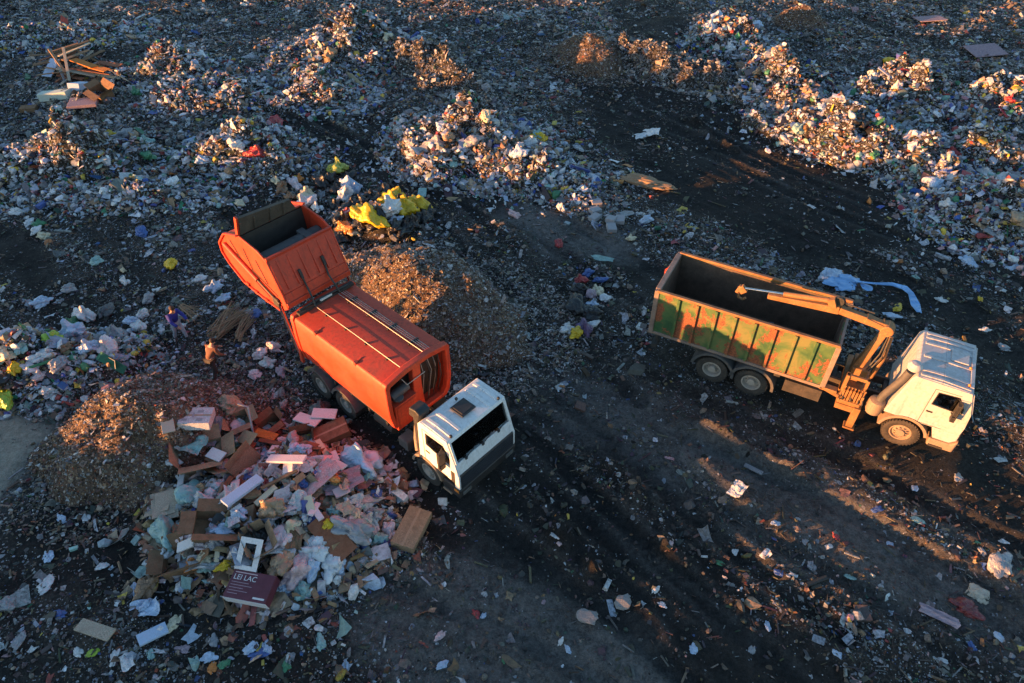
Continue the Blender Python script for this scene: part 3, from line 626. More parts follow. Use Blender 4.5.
def wheel(parent, x, y, z, r, w, rim_mat, sgn, front):
    """rim with hub and nuts; the tyre is its child"""
    rm = MB(); o = sgn * w / 2; q = 1 if front else -1      # front rims bulge out, rear rims are dished
    rm.lathe([(r * .60, -o * .9), (r * .60, o * .78), (r * .52, o * .80), (r * .47, o * (.4 if front else -.2)), (r * .27, o * (.7 if front else -.1)), (r * .24, o * (1.05 if front else .75)), (r * .10, o * (1.1 if front else .8)), (.01, o * (1.1 if front else .8))], (x, y, z), 'Y', 30)
    for k in range(10):
        t = 2 * math.pi * k / 10; c = (x + r * .34 * math.cos(t), y + o * (.6 if front else -.15), z + r * .34 * math.sin(t))
        rm.lathe([(.022, 0), (.022, sgn * .05)], c, 'Y', 6)
    wo = rm.build('wheel', rim_mat, parent, smooth=35)
    ty = MB(); h = w / 2
    ty.lathe([(r * .61, -h * .85), (r * .70, -h), (r * .86, -h * 1.04), (r * .965, -h * .9), (r * .985, -h * .5), (r * .985, h * .5), (r * .965, h * .9), (r * .86, h * 1.04), (r * .70, h), (r * .61, h * .85), (r * .61, -h * .85)], (x, y, z), 'Y', 44, False)
    for k in range(34):
        t = 2 * math.pi * k / 34
        for s_, dt in ((-1, 0), (1, .09)):
            M = Matrix.Translation((x, y, z)) @ Matrix.Rotation(-(t + dt), 4, 'Y') @ Matrix.Translation((r * .985, s_ * h * .5, 0)) @ Matrix.Rotation(s_ * .35, 4, 'X')
            ty.box(-.02, .022, -h * .42, h * .42, -r * .055, r * .055, M)
    ty.build('tyre', M_RUBBER, wo, smooth=40)
    return wo
def arc_pts(cx, cz, r, a0, a1, n=12):
    return [(cx + r * math.cos(R(a0 + (a1 - a0) * i / n)), cz + r * math.sin(R(a0 + (a1 - a0) * i / n))) for i in range(n + 1)]
def fender(parent, cx, cz, r, y0, y1, mat, a0=10, a1=170, t=.03, lip=True):
    m = MB(); m.strip(arc_pts(cx, cz, r, a0, a1), y0, y1, -t)
    if lip:
        yy = y0 if abs(y0) > abs(y1) else y1
        m.strip(arc_pts(cx, cz, r - .06, a0, a1), min(yy, yy - .02 * np.sign(yy)), max(yy, yy - .02 * np.sign(yy)), -.06)
    return m.build('fender', mat, parent, smooth=30)
def mirror_set(parent, x, z, sgn, mat):
    m = MB(); y = sgn * 1.2
    m.tube([(x, y, z + .12), (x + .12, y + sgn * .26, z + .16), (x + .12, y + sgn * .28, z - .5), (x, y, z - .46)], .018, 6)
    m.box(x + .02, x + .15, y + sgn * .16 - .11, y + sgn * .16 + .11, z - .38, z + .08)
    m.box(x + .02, x + .15, y + sgn * .16 - .1, y + sgn * .16 + .1, z - .62, z - .42)
    return m.build('mirror', mat, parent, bevel=.02)
def seat(parent, x, y, z, mat):
    m = MB(); m.box(x - .25, x + .25, y - .24, y + .24, z, z + .14); m.box(x - .3, x - .17, y - .23, y + .23, z + .14, z + .75); m.box(x - .29, x - .2, y - .13, y + .13, z + .77, z + .95)
    return m.build('seat', mat, parent, bevel=.04)
def cab(root, P, wm, roof_ribs, tilt_front=True):
    """truck cab shell from plates: P holds the side outline numbers"""
    rb, fr, zr, zf = P['rear'], P['roof_front'], P['zr'], P['zf']
    zb, wsx, wsz, nx, nz = P['zb'], P['wsx'], P['wsz'], P['nx'], P['nz']
    lean = P.get('lean', .06)
    side_out = [(rb - lean, zb), (rb + .02, zr - .12), (rb + .12, zr), (fr, zf), (wsx, wsz), (nx, nz), (nx - .02, zb), (.62, zb)]
    wi = P['win']
    side_in = [wi[0], wi[1], ((wi[1][0] * .7 + wi[2][0] * .3), (wi[1][1] * .7 + wi[2][1] * .3)), wi[2], wi[3], wi[4], ((wi[4][0] * .6 + wi[0][0] * .4), wi[4][1]), ((wi[4][0] * .3 + wi[0][0] * .7), wi[4][1])]
    shell = MB()
    for s in (-1, 1): shell.plate_hole(side_out, side_in, s * 1.2, s * 1.16)
    yy = 1.16
    shell.strip([(rb - lean, zb), (rb + .02, zr - .12), (rb + .12, zr)], -yy, yy, -.05)           # rear wall
    shell.strip([(rb + .12, zr), ((rb + fr) / 2, (zr + zf) / 2 + .035), (fr, zf)], -yy, yy, -.05)                                    # roof
    shell.prism([(wsx, wsz), (nx, nz), (nx - .06, nz), (wsx - .06, wsz)], -yy, yy)                # panel under the windscreen
    shell.prism([(fr, zf), (fr + .06, zf - .10), (fr, zf - .12), (fr - .06, zf - .05)], -yy, yy)  # header
    for s in (-1, 1): shell.beam((fr + .02, s * 1.12, zf - .06), (wsx - .02, s * 1.12, wsz + .02), .10, .08, up=(0, 1, 0))
    for s in roof_ribs:
        shell.beam((rb + .2, s, zr + .012), ((rb + fr) / 2, s, (zr + zf) / 2 + .05), .11, .03); shell.beam(((rb + fr) / 2, s, (zr + zf) / 2 + .05), (fr - .05, s, zf + .012), .11, .03)
    body = shell.build('cab', wm, root, bevel=.022)
    inn = MB(); inn.box(rb, nx - .1, -1.14, 1.14, zb + .02, zb + .1); inn.box(rb + .03, rb + .08, -1.14, 1.14, zb + .1, zr - .25); inn.box(nx - .5, nx - .1, -1.12, 1.12, wsz - .42, wsz - .06)
    inn.box(-.1, .9, -.25, .25, zb + .1, zb + .45); inn.build('cab_interior', M_INNER, body, bevel=.03)
    for y in (-.65, .65): seat(body, rb + .55, y, zb + .45, M_SEAT)
    sw = MB(); ring = [(nx - .55 + .17 * math.cos(t) * .55, -.65 + .21 * math.sin(t), wsz - .02 + .17 * math.cos(t) * .85) for t in np.linspace(0, 2 * math.pi, 25)]
    sw.tube(ring, .018, 6, caps=False); sw.tube([(nx - .55, -.65, wsz - .02), (nx - .35, -.65, wsz - .2)], .03, 8); sw.build('steering_wheel', M_BLACK, body)
    g = MB(); g.prism([(fr + .035, zf - .12), (wsx - .025, wsz + .005), (wsx - .045, wsz + .005), (fr + .015, zf - .12)], -1.08, 1.08)
    ws = g.build('windscreen', M_GLASS, body)
    for y0 in (-.75, -.05, .62):
        wp = MB(); wp.tube([(wsx + .02, y0, wsz + .0), (wsx - .03, y0 + .42, wsz + .16)], .013, 5)
        wp.box(wsx - .02, wsx + .04, y0 - .04, y0 + .04, wsz - .04, wsz + .03)
        wp.build('wiper', M_BLACK, body)
    for s in (-1, 1):
        sg = MB(); sg.prism([(a, b) for a, b in wi], s * 1.175, s * 1.185); sg.build('side_window', M_GLASS, body)
        fr_ = MB(); fr_.plate_hole([(a + (.03 if a > .5 else -.03), b + (.03 if b > wi[0][1] + .2 else -.03)) for a, b in wi], [(a, b) for a, b in wi], s * 1.19, s * 1.203); fr_.build('window_frame', M_BLACK, body)
        dr = MB(); dz = zb + .04
        dl = wi[0][0] - .12
        for p, q in (((dl, dz), (dl, wi[1][1] + .12)), ((dl, dz), (.95, dz)), ((dl, wi[1][1] + .12), (wi[2][0] + .05, wi[2][1] + .09))):
            dr.beam((p[0], s * 1.2005, p[1]), (q[0], s * 1.2005, q[1]), .012, .014, up=(0, 1, 0))
        dr.build('door_seam', M_BLACK, body)
        dh = MB(); dh.box(dl + .06, dl + .24, s * 1.2 - .02, s * 1.2 + .025, wi[0][1] - .36, wi[0][1] - .30); dh.build('door_handle', M_BLACK, body, bevel=.01)
        mirror_set(body, wi[3][0] - .25, wi[3][1] + .2, s, M_BLACK)
    return body

# ---------- the orange refuse truck
A = empty('garbage_truck', (TRUCK_A[0], TRUCK_A[1], 0), TRUCK_A[2])
tag(A, 'orange refuse compactor truck with white cab and its rear hopper raised', 'garbage truck')
PA = dict(rear=-.22, roof_front=1.02, zr=2.80, zf=2.80, zb=1.12, wsx=1.30, wsz=1.95, nx=1.41, nz=1.56, win=[(.10, 1.98), (.13, 2.46), (.84, 2.50), (1.08, 2.12), (1.06, 1.86)])
ca = cab(A, PA, M_WHITE, (-.95, -.62, .62, .95))
g = MB(); g.prism([(1.41, 1.555), (1.44, 1.50), (1.45, .93), (1.36, .93), (1.36, 1.555)], -1.13, 1.13)
for k in range(5): g.box(1.43, 1.46, -1.05, 1.05, 1.0 + .1 * k, 1.03 + .1 * k)
g.build('grille', M_GRILLE, ca, bevel=.01)
for s in (-1, 1):
    m = MB(); m.prism([(1.28, 1.88), (1.37, 1.68), (1.445, 1.52), (1.445, .93), (1.24, .93)], s * 1.215, s * 1.135); m.build('corner_deflector', M_WHITE, ca, bevel=.03)
    m = MB(); m.box(1.12, 1.27, s * 1.2, s * 1.225, 1.15, 1.62); m.build('corner_vent', M_BLACK, ca, bevel=.01)
m = MB(); m.prism([(.74, .92), (.68, .66), (.72, .48), (1.42, .48), (1.47, .88), (1.42, .92)], -1.21, 1.21); bp = m.build('bumper', M_BLACK, A, bevel=.05)
for s in (-1, 1):
    m = MB(); m.box(1.45, 1.475, s * 1.1, s * .76, .60, .76); m.build('headlight', M_LAMP_D, bp, bevel=.01)
    m = MB(); m.box(1.2, 1.40, s * 1.213, s * 1.225, .74, .86); m.build('turn_signal', M_LAMP_O, bp, bevel=.01)
    m = MB(); m.box(.72, 1.08, s * 1.0, s * 1.24, .42, .5); m.build('step', M_RIM_B, bp)
m = MB(); m.box(.22, .74, -.28, .28, 2.855, 2.90); m.box(.28, .68, -.22, .22, 2.90, 2.915); m.build('roof_hatch', M_BLACK, ca, bevel=.02)
for x, y, z in ((.98, -.98, 2.81), (.98, .98, 2.81), (.1, .1, 2.85)): m = MB(); m.lathe([(.035, 0), (.05, .05), (.035, .09)], (x, y, z), 'Z', 10); m.build('roof_marker_lamp', M_BLACK, ca)
m = MB(); m.box(-.5, -.26, -1.12, -.78, 1.2, 2.72); m.prism([(-.62, 2.7), (-.2, 2.7), (-.12, 3.02), (-.3, 3.1), (-.58, 3.04)], -1.16, -.72); m.build('air_intake', M_BLACK, ca, bevel=.04)
ch = MB()
for s in (-1, 1): ch.box(-6.3, 1.2, s * .38 - .05, s * .38 + .05, .78, 1.05)
for x in (-6.2, -4.75, -3.2, -1.0, .3): ch.box(x - .05, x + .05, -.38, .38, .82, 1.0)
for x in (0, -4.1, -5.47): ch.tube([(x, -1.0, .52), (x, 1.0, .52)], .09, 10); ch.lathe([(.1, -.22), (.2, -.12), (.2, .12), (.1, .22)], (x, 0, .52), 'Y', 14) if x else None
ch.box(-2.9, -1.6, .55, 1.1, .55, 1.0); ch.tube([(-2.8, -.75, .75), (-1.9, -.75, .75)], .26, 16)
ch.build('chassis', M_CHASSIS, A)
m = MB(); m.box(-1.42, -.98, -1.12, -.66, .62, 1.0); m.box(-1.39, -1.01, -1.10, -.68, 1.0, 1.03); m.build('battery_box', M_GREYP, A, bevel=.03)
m = MB(); m.tube([(-1.15, -.5, 1.45), (-.75, -.9, 1.3), (-.55, -1.05, 1.0)], .09, 10); m.build('intake_pipe', M_RIM_B, A, smooth=40)
for s in (-1, 1):
    wheel(A, 0, s * 1.04, .52, .52, .32, M_RIM, s, True)
    for x in (-4.1, -5.47):
        wheel(A, x, s * 1.06, .52, .52, .30, M_RIM, s, False); wheel(A, x, s * .72, .52, .52, .30, M_RIM, s, False)
        fender(A, x, .54, .66, s * .58, s * 1.24, M_GREYP, 12, 168)
    fender(A, 0, .54, .66, s * .82, s * 1.23, M_RIM_B, 12, 172)
# compactor body
sec = [(-1.0, 1.28), (-1.16, 1.5), (-1.25, 2.0), (-1.265, 2.6), (-1.255, 3.22), (-1.20, 3.33), (-.48, 3.46), (.48, 3.46), (1.20, 3.33), (1.255, 3.22), (1.265, 2.6), (1.25, 2.0), (1.16, 1.5), (1.0, 1.28)]
sec_in = [(a * .955, 1.28 + (b - 1.28) * .955 + .05) for a, b in sec]
m = MB(); m.plate_hole(sec, sec_in, -6.0, -1.62, 'YZ'); body = m.build('compactor_body', M_ORANGE, A, bevel=.03, smooth=32)
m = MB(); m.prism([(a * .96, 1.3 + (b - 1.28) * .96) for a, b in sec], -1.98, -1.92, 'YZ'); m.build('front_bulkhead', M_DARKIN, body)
so_ = [(a * 1.03, 1.26 + (b - 1.28) * 1.045) for a, b in sec]
m = MB(); m.plate_hole(so_, [(a * .9, 1.40 + (b - 1.28) * .89) for a, b in sec], -1.62, -1.40, 'YZ'); m.build('front_arch', M_ORANGE, body, bevel=.03, smooth=30)
m = MB(); m.prism([(-.10, 1.3), (-.20, 2.3), (-.16, 3.3), (.16, 3.3), (.14, 2.3), (.2, 1.3)], -1.72, -1.5, 'YZ'); m.build('centre_post', M_ORANGE, body, bevel=.03)
m = MB(); m.plate_hole(so_, sec_in, -6.16, -6.0, 'YZ'); m.build('rear_frame', M_ORANGE, body, bevel=.02, smooth=30)
for s in (-1, 1): m = MB(); m.beam((-6.2, s * 1.24, 1.25), (-6.05, s * 1.24, 3.2), .1, .16, up=(1, 0, 0)); m.build('rear_post', M_ORANGE_D, body, bevel=.02)
m = MB()
for s in (-1, 1):
    m.box(-6.0, -1.6, s * 1.0 - .04, s * 1.0 + .04, 1.18, 1.29)
    for x in (-5.6, -4.7, -3.8, -2.9, -2.0): m.box(x - .04, x + .04, s * 1.0 - .06, s * 1.0 + .06, 1.02, 1.2)
m.build('subframe', M_CHASSIS, body)
m = MB(); m.box(-1.9, -1.36, -1.08, -.22, 1.3, 2.35); m.box(-1.35, -1.335, -1.02, -.28, 1.36, 2.28); m.build('tool_locker', M_ORANGE, body, bevel=.03)
m = MB(); m.tube([(-1.62, -1.0, 2.55), (-1.62, -.35, 2.62)], .15, 14); m.lathe([(.17, 0), (.17, .06), (.05, .1)], (-1.5, -.82, 2.48), 'Z', 12); m.build('hydraulic_tank', M_GREYP, body, smooth=40)
rr = random.Random(3)
for k in range(9):
    y = .25 + .09 * k; x = -1.55 - .3 * rr.random(); m = MB(); m.tube([(x, y, 3.2), (x + .12, y + .05 * rr.uniform(-1, 1), 2.7), (x + .05, y + .1 * rr.uniform(-1, 1), 2.1), (x - .1, y, 1.4)], .013, 5); m.build('hydraulic_hose', M_HOSE if k % 3 else M_PIPE, body)
m = MB(); m.tube([(-1.5, -.6, 3.15), (-1.4, -.5, 2.9), (-1.45, -.2, 2.85), (-1.5, .3, 2.8)], .016, 5)
m.build('hydraulic_hose', M_PIPE, body)
def roof_z(y): return 3.46 if abs(y) < .48 else 3.46 - (abs(y) - .48) * .18
for y in (-.5, .40, .52, .60, .68): m = MB(); m.tube([(-5.75, y, roof_z(y) + .05), (-4, y, roof_z(y) + .06), (-1.6, y, roof_z(y) + .05)], .013, 6); m.build('roof_pipe', M_PIPE, body)
for x in (-5.2, -4.2, -3.2, -2.2):
    m = MB(); m.box(x - .03, x + .03, -.56, -.44, roof_z(-.5) - .02, roof_z(-.5) + .04); m.build('pipe_clamp', M_BLACK, body)
    m = MB(); m.box(x - .03, x + .03, .34, .74, roof_z(.74) - .01, roof_z(.4) + .05); m.build('pipe_clamp', M_BLACK, body)
for x in (-4.9, -2.9): m = MB(); m.prism([(-1.2, 3.26), (-.95, roof_z(-.95) - .02), (-.95, roof_z(-.95) + .03), (-1.2, 3.36)], x - .025, x + .025, 'YZ'); m.box(x - .06, x + .06, -1.24, -1.12, 3.24, 3.38); m.build('lifting_lug', M_ORANGE_D, body, bevel=.01)
m = MB(); m.box(-6.0, -5.82, -1.1, 1.1, 3.43, 3.53); m.build('rear_roof_beam', M_DARKIN, body)
for pts in ([(-5.95, -1.0, 3.56), (-5.9, -.3, 3.62), (-5.86, .4, 3.6), (-5.92, .9, 3.52)], [(-5.8, -.5, 3.5), (-5.95, -.45, 3.75), (-6.2, -.4, 4.0), (-6.36, -.4, 4.35)], [(-5.8, .5, 3.5), (-5.95, .45, 3.8), (-6.2, .45, 4.05), (-6.38, .5, 4.4)]): m = MB(); m.tube(pts, .033, 8); m.build('lift_hose', M_HOSE, body)
m = MB(); m.box(-5.9, -5.82, -.25, .2, 3.54, 3.60); m.build('roof_plate', M_PLATE, body)
# raised hopper
TG = [(-6.15, 3.62), (-6.30, 4.1), (-6.78, 5.22), (-7.2, 5.42), (-8.25, 5.52), (-9.15, 5.2), (-9.72, 4.6), (-9.74, 4.2), (-9.45, 3.85), (-8.75, 3.42), (-7.6, 3.35), (-6.5, 3.38)]
m = MB()
for s in (-1, 1): m.prism(TG, s * 1.27, s * 1.20)
m.strip([(-6.15, 3.62), (-6.30, 4.1), (-6.78, 5.22)], -1.2, 1.2, .06)
m.strip([(-8.3, 5.44), (-9.15, 5.14), (-9.66, 4.56), (-9.68, 4.2), (-9.42, 3.9), (-8.72, 3.48)], -1.2, 1.2, -.05)
tg = m.build('tailgate', M_ORANGE, A, bevel=.025, smooth=30)
for y in (-.95, -.55, -.15, .25, .6, .95): m = MB(); m.beam((-6.31, y, 4.2), (-6.75, y, 5.12), .055, .05, up=(1, 0, 0)); m.build('tailgate_rib', M_ORANGE, tg, bevel=.015)
m = MB(); m.beam((-6.80, -1.25, 5.25), (-6.80, 1.25, 5.25), .1, .1); m.build('upper_crossbar', M_ORANGE, tg, bevel=.015)
m = MB(); m.beam((-6.2, -1.25, 3.75), (-6.2, 1.25, 3.75), .12, .14); m.build('lower_crossbar', M_ORANGE, tg, bevel=.015)
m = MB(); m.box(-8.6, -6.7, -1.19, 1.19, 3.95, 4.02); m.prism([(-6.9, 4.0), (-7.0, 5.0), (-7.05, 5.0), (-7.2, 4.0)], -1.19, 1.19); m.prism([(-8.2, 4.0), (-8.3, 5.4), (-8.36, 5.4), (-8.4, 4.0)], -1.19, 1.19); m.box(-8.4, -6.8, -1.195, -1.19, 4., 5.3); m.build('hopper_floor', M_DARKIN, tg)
m = MB(); m.tube([(-7.45, -1.18, 4.72), (-7.45, 1.18, 4.72)], .33, 28); m.box(-7.75, -7.1, .5, .75, 4.95, 5.06); m.build('packer_drum', M_GREYP, tg, smooth=40)
m = MB()
M4 = Matrix.Translation((-8.34, 0, 5.5)) @ Matrix.Rotation(R(18), 4, 'Y')
m.add([M4 @ Vector(v) for v in ((-.05, -1.16, -.05), (-.05, 1.0, -.05), (-.05, .75, .5), (-.05, -1.16, .72), (.05, -1.16, -.05), (.05, 1.0, -.05), (.05, .75, .5), (.05, -1.16, .72))], [(0, 3, 2, 1), (4, 5, 6, 7), (0, 4, 7, 3), (1, 2, 6, 5), (3, 7, 6, 2), (0, 1, 5, 4)])
for y in (-1.12, -.6, 0, .5): m.box(.05, .1, y - .03, y + .03, 0, .55, M4)
m.build('loading_flap', M_FLAP, tg, bevel=.01)
m = MB(); m.box(-.04, .09, -1.25, -1.17, -.05, .78, M4); m.build('flap_post', M_ORANGE, tg, bevel=.01)
for s in (-1, 1):
    m = MB(); yo = s * 1.33
    m.tube([(-9.3, yo, 4.75), (-7.6, yo, 4.12)], .075, 12); m.build('hydraulic_ram', M_ORANGE_D, tg, smooth=40)
    m = MB(); m.tube([(-7.6, yo, 4.12), (-6.5, yo, 3.72)], .04, 10); m.build('ram_rod', M_BLACK, tg, smooth=40)
    for (p, q) in (((-8.9, 5.05), (-8.45, 4.45)), ((-8.1, 5.1), (-7.85, 4.35)), ((-7.45, 4.95), (-7.05, 4.2)), ((-9.35, 4.45), (-7.2, 3.62)), ((-7.85, 4.35), (-6.6, 3.95))):
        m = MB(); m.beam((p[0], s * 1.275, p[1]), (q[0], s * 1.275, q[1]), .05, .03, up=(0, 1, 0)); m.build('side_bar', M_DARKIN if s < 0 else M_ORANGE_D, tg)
    m = MB(); edge = TG[4:12]
    for p, q in zip(edge[:-1], edge[1:]): m.beam((p[0], s * 1.29, p[1]), (q[0], s * 1.29, q[1]), .06, .10, up=(0, 1, 0))
    m.build('edge_flange', M_ORANGE, tg, bevel=.012)
    m = MB(); m.tube([(-6.12, s * 1.32, 1.9), (-6.55, s * 1.32, 3.6)], .06, 10); m.build('lift_ram', M_CHROME, tg, smooth=40)
    m = MB(); m.box(-6.9, -6.55, s * 1.27, s * 1.36, 3.5, 3.85); m.build('hinge_block', M_DARKIN, tg, bevel=.02)
    for x, z in ((-8.0, 3.42), (-8.5, 3.5), (-7.4, 3.4)): m = MB(); m.box(x - .08, x + .08, s * 1.2, s * 1.34, z - .1, z + .02); m.build('latch', M_ORANGE_D, tg)
for y, z in ((.5, 4.35), (-.4, 4.3)): m = MB(); m.beam((-6.36, y, z), (-6.48, y, z + .3), .09, .1, up=(1, 0, 0)); m.build('hose_bracket', M_BLACK, tg, bevel=.01)
# things on the dashboard and seat of the orange truck
m = MB(); m.box(.95, 1.05, .2, .5, 1.9, 1.98); m.tube([(.75, .1, 1.95), (.9, .25, 2.1), (1.0, .3, 1.95)], .07, 8); m.build('red_jacket', M_RED, ca, bevel=.02)
m = MB(); m.box(.95, 1.12, -1.02, -.82, 1.9, 2.15); m.box(.8, .95, -1.0, -.85, 1.9, 2.02); m.build('dash_box', M_TAN, ca, bevel=.03)

# ---------- the tipper truck with a loader crane
B = empty('tipper_truck', (TRUCK_B[0], TRUCK_B[1], B_Z), TRUCK_B[2])
tag(B, 'dirty white tipper truck with rusty green bed and folded orange loader crane', 'tipper truck')
PB = dict(lean=.26, rear=-.46, roof_front=1.18, zr=2.98, zf=2.94, zb=1.22, wsx=1.45, wsz=2.12, nx=1.50, nz=1.55, win=[(.38, 2.14), (.40, 2.62), (.92, 2.66), (1.18, 2.3), (1.18, 2.08)])
cb = cab(B, PB, M_WHITE_D, (-1.02, -.78, -.1, .55, .85, 1.05))
m = MB(); m.prism([(1.50, 1.55), (1.53, 1.5), (1.54, .95), (1.42, .95), (1.42, 1.55)], -1.14, 1.14)
for k in range(4): m.box(1.53, 1.55, -1.05, 1.05, 1.02 + .12 * k, 1.06 + .12 * k)
m.build('grille', M_GRILLE, cb, bevel=.01)
for s in (-1, 1):
    m = MB(); m.prism([(.70, 1.22), (.86, .78), (1.35, .78), (1.50, .95), (1.50, 1.22)], s * 1.19, s * 1.10); m.build('lower_panel', M_WHITE_D, cb, bevel=.03)
    m = MB(); m.plate_hole([(.44, 2.02), (.44, 1.35), (1.1, 1.35), (1.1, 2.02)], [(.47, 1.99), (.47, 1.38), (1.07, 1.38), (1.07, 1.99)], s * 1.2, s * 1.204); m.build('door_crease', M_WHITE_D, cb)
m = MB(); m.prism([(.78, .74), (.80, .42), (1.56, .42), (1.58, .92), (1.40, .76)], -1.2, 1.2); bb = m.build('bumper', M_RIM_B, B, bevel=.05)
for s in (-1, 1):
    m = MB(); m.box(1.575, 1.595, s * 1.1, s * .75, .6, .82); m.build('headlight', M_LAMP_W, bb, bevel=.01)
    m = MB(); m.box(.85, 1.25, s * 1.0, s * 1.23, .45, .52); m.build('step', M_CHASSIS, bb)
m = MB(); m.box(.50, 1.0, .02, .62, 2.985, 3.02); m.build('roof_hatch', M_WHITE_D, cb, bevel=.015)
m = MB(); m.box(1.08, 1.2, -.95, .95, 2.93, 2.98); m.build('roof_visor', M_WHITE_D, cb, bevel=.02)
for y in (-.9, -.1): m = MB(); m.lathe([(.03, 0), (.045, .04), (.03, .08)], (1.05, y, 2.97), 'Z', 10); m.build('roof_marker_lamp', M_LAMP_O, cb)
m = MB(); m.tube([(-.95, -1.0, 1.28), (-.9, -1.0, 1.7), (-.62, -1.02, 2.6), (-.56, -1.02, 2.95)], .12, 14); m.build('intake_stack', M_GREYP, B, smooth=40)
m = MB(); m.lathe([(.10, -.12), (.20, -.05), (.22, .08), (.14, .18), (.03, .2)], (-.5, -.98, 3.12), 'Z', 18); m.build('intake_cap', M_WHITE_D, B, smooth=40)
m = MB(); m.lathe([(.12, -.36), (.24, -.28), (.27, 0), (.24, .22), (.1, .28)], (-.98, -1.0, 1.2), 'Z', 20); m.build('air_filter', M_RIM_B, B, smooth=40)
ch = MB()
for s in (-1, 1): ch.box(-8.3, 1.2, s * .4 - .05, s * .4 + .05, .95, 1.24)
for x in (-8.2, -6.9, -5.5, -4.0, -2.4, -.8, .4): ch.box(x - .06, x + .06, -.4, .4, .98, 1.2)
for x in (0, -4.82, -6.2): ch.tube([(x, -1.0, .55), (x, 1.0, .55)], .1, 10)
for x in (-4.82, -6.2): ch.lathe([(.1, -.25), (.22, -.12), (.22, .12), (.1, .25)], (x, 0, .55), 'Y', 14)
ch.box(-3.8, -2.6, -1.1, -.55, .6, 1.1); ch.tube([(-3.9, .8, .85), (-2.5, .8, .85)], .3, 16); ch.box(-8.5, -8.3, -1.1, 1.1, .6, .75)
for y in (-.8, .8): ch.box(-8.45, -8.35, y - .05, y + .05, .7, 1.3)
for x in (-6.9, -4.1): ch.box(x - .1, x + .1, -1.2, -.5, 1.2, 1.34); ch.box(x - .1, x + .1, .5, 1.2, 1.2, 1.34)
ch.build('chassis', M_CHASSIS, B)
for s in (-1, 1):
    wheel(B, 0, s * 1.05, .55, .55, .34, M_RIM_B, s, True); fender(B, 0, .57, .72, s * .78, s * 1.24, M_RIM_B, 12, 172)
    for x in (-4.82, -6.2):
        wheel(B, x, s * 1.09, .55, .55, .30, M_RIM, s, False); wheel(B, x, s * .75, .55, .55, .30, M_RIM, s, False)
        fender(B, x, .57, .74, s * .58, s * 1.3, M_GREYP, -4, 172, .035)
# bed
z0, z1, x0, x1 = 1.45, 3.2, -8.55, -2.65
m = MB()
for s in (-1, 1): m.prism([(s * 1.25, z1), (s * 1.19, z1), (s * 1.14, z0), (s * 1.20, z0)], x0, x1, 'YZ')
m.box(x0, x1, -1.14, 1.14, z0, z0 + .06); m.box(x1 - .06, x1 - .001, -1.14, 1.14, z0 + .06, z1 - .25)
bed = m.build('tipper_bed', M_BED, B)
m = MB()
for s in (-1, 1): m.prism([(s * 1.187, z1 - .02), (s * 1.178, z1 - .02), (s * 1.13, z0 + .07), (s * 1.139, z0 + .07)], x0 + .08, x1 - .08, 'YZ')
m.box(x0 + .08, x1 - .08, -1.13, 1.13, z0 + .061, z0 + .075); m.box(x1 - .075, x1 - .062, -1.13, 1.13, z0 + .08, z1 - .26); m.box(x0 + .07, x0 + .08, -1.13, 1.13, z0 + .08, z1 - .05)
m.build('bed_lining', M_BEDIN, bed)
for s in (-1, 1):
    m = MB(); m.box(x0 - .02, x1 + .02, s * 1.17, s * 1.30, z1, z1 + .09); m.build('top_rail', M_BEDRIM, bed, bevel=.02)
    for k in range(8):
        x = -7.78 + .64 * k; m = MB(); m.prism([(s * 1.252, z1 - .01), (s * 1.33, z1 - .02), (s * 1.29, z0 + .02), (s * 1.205, z0)], x - .045, x + .045, 'YZ'); m.build('side_rib', M_BED, bed, bevel=.012)
    m = MB(); m.box(x0, x1, s * 1.13, s * 1.24, z0 - .12, z0 - .002); m.build('bottom_rail', M_BEDTAIL, bed, bevel=.015)
    m = MB(); m.box(x1 - .10, x1 + .06, s * 1.13, s * 1.27, z0, z1 - .002); m.build('corner_post', M_BEDTAIL, bed, bevel=.015)
    m = MB(); m.box(x0 - .10, x0 + .06, s * 1.12, s * 1.28, z0 - .1, z1 + .05); m.build('corner_post', M_BEDTAIL, bed, bevel=.015)
m = MB(); m.box(x0 - .02, x0 + .065, -1.12, 1.12, z0, z1 - .06)
for y in (-.7, 0, .7): m.box(x0 - .1, x0 - .02, y - .06, y + .06, z0 + .02, z1 - .1)
m.box(x0 - .12, x0 + .06, -1.12, 1.12, z1 - .06, z1 + .06)
tail = m.build('tail_door', M_BEDTAIL, bed, bevel=.015)
m = MB(); m.tube([(x0 - .1, .35, z1 + .0), (x0 - .22, .35, z1 - .2), (x0 - .22, .35, z1 - .5)], .04, 8); m.build('door_latch', M_RED, tail)
m = MB(); m.box(x1 - .02, x1 + .06, -1.13, 1.13, z1 - .25, z1 - .17); m.build('head_rail', M_BEDTAIL, bed, bevel=.015)
for y in (-.5, .5): m = MB(); m.box(x1 + .0, x1 + .07, y - .05, y + .05, z0, z1 - .25); m.build('head_rib', M_BEDTAIL, bed, bevel=.01)
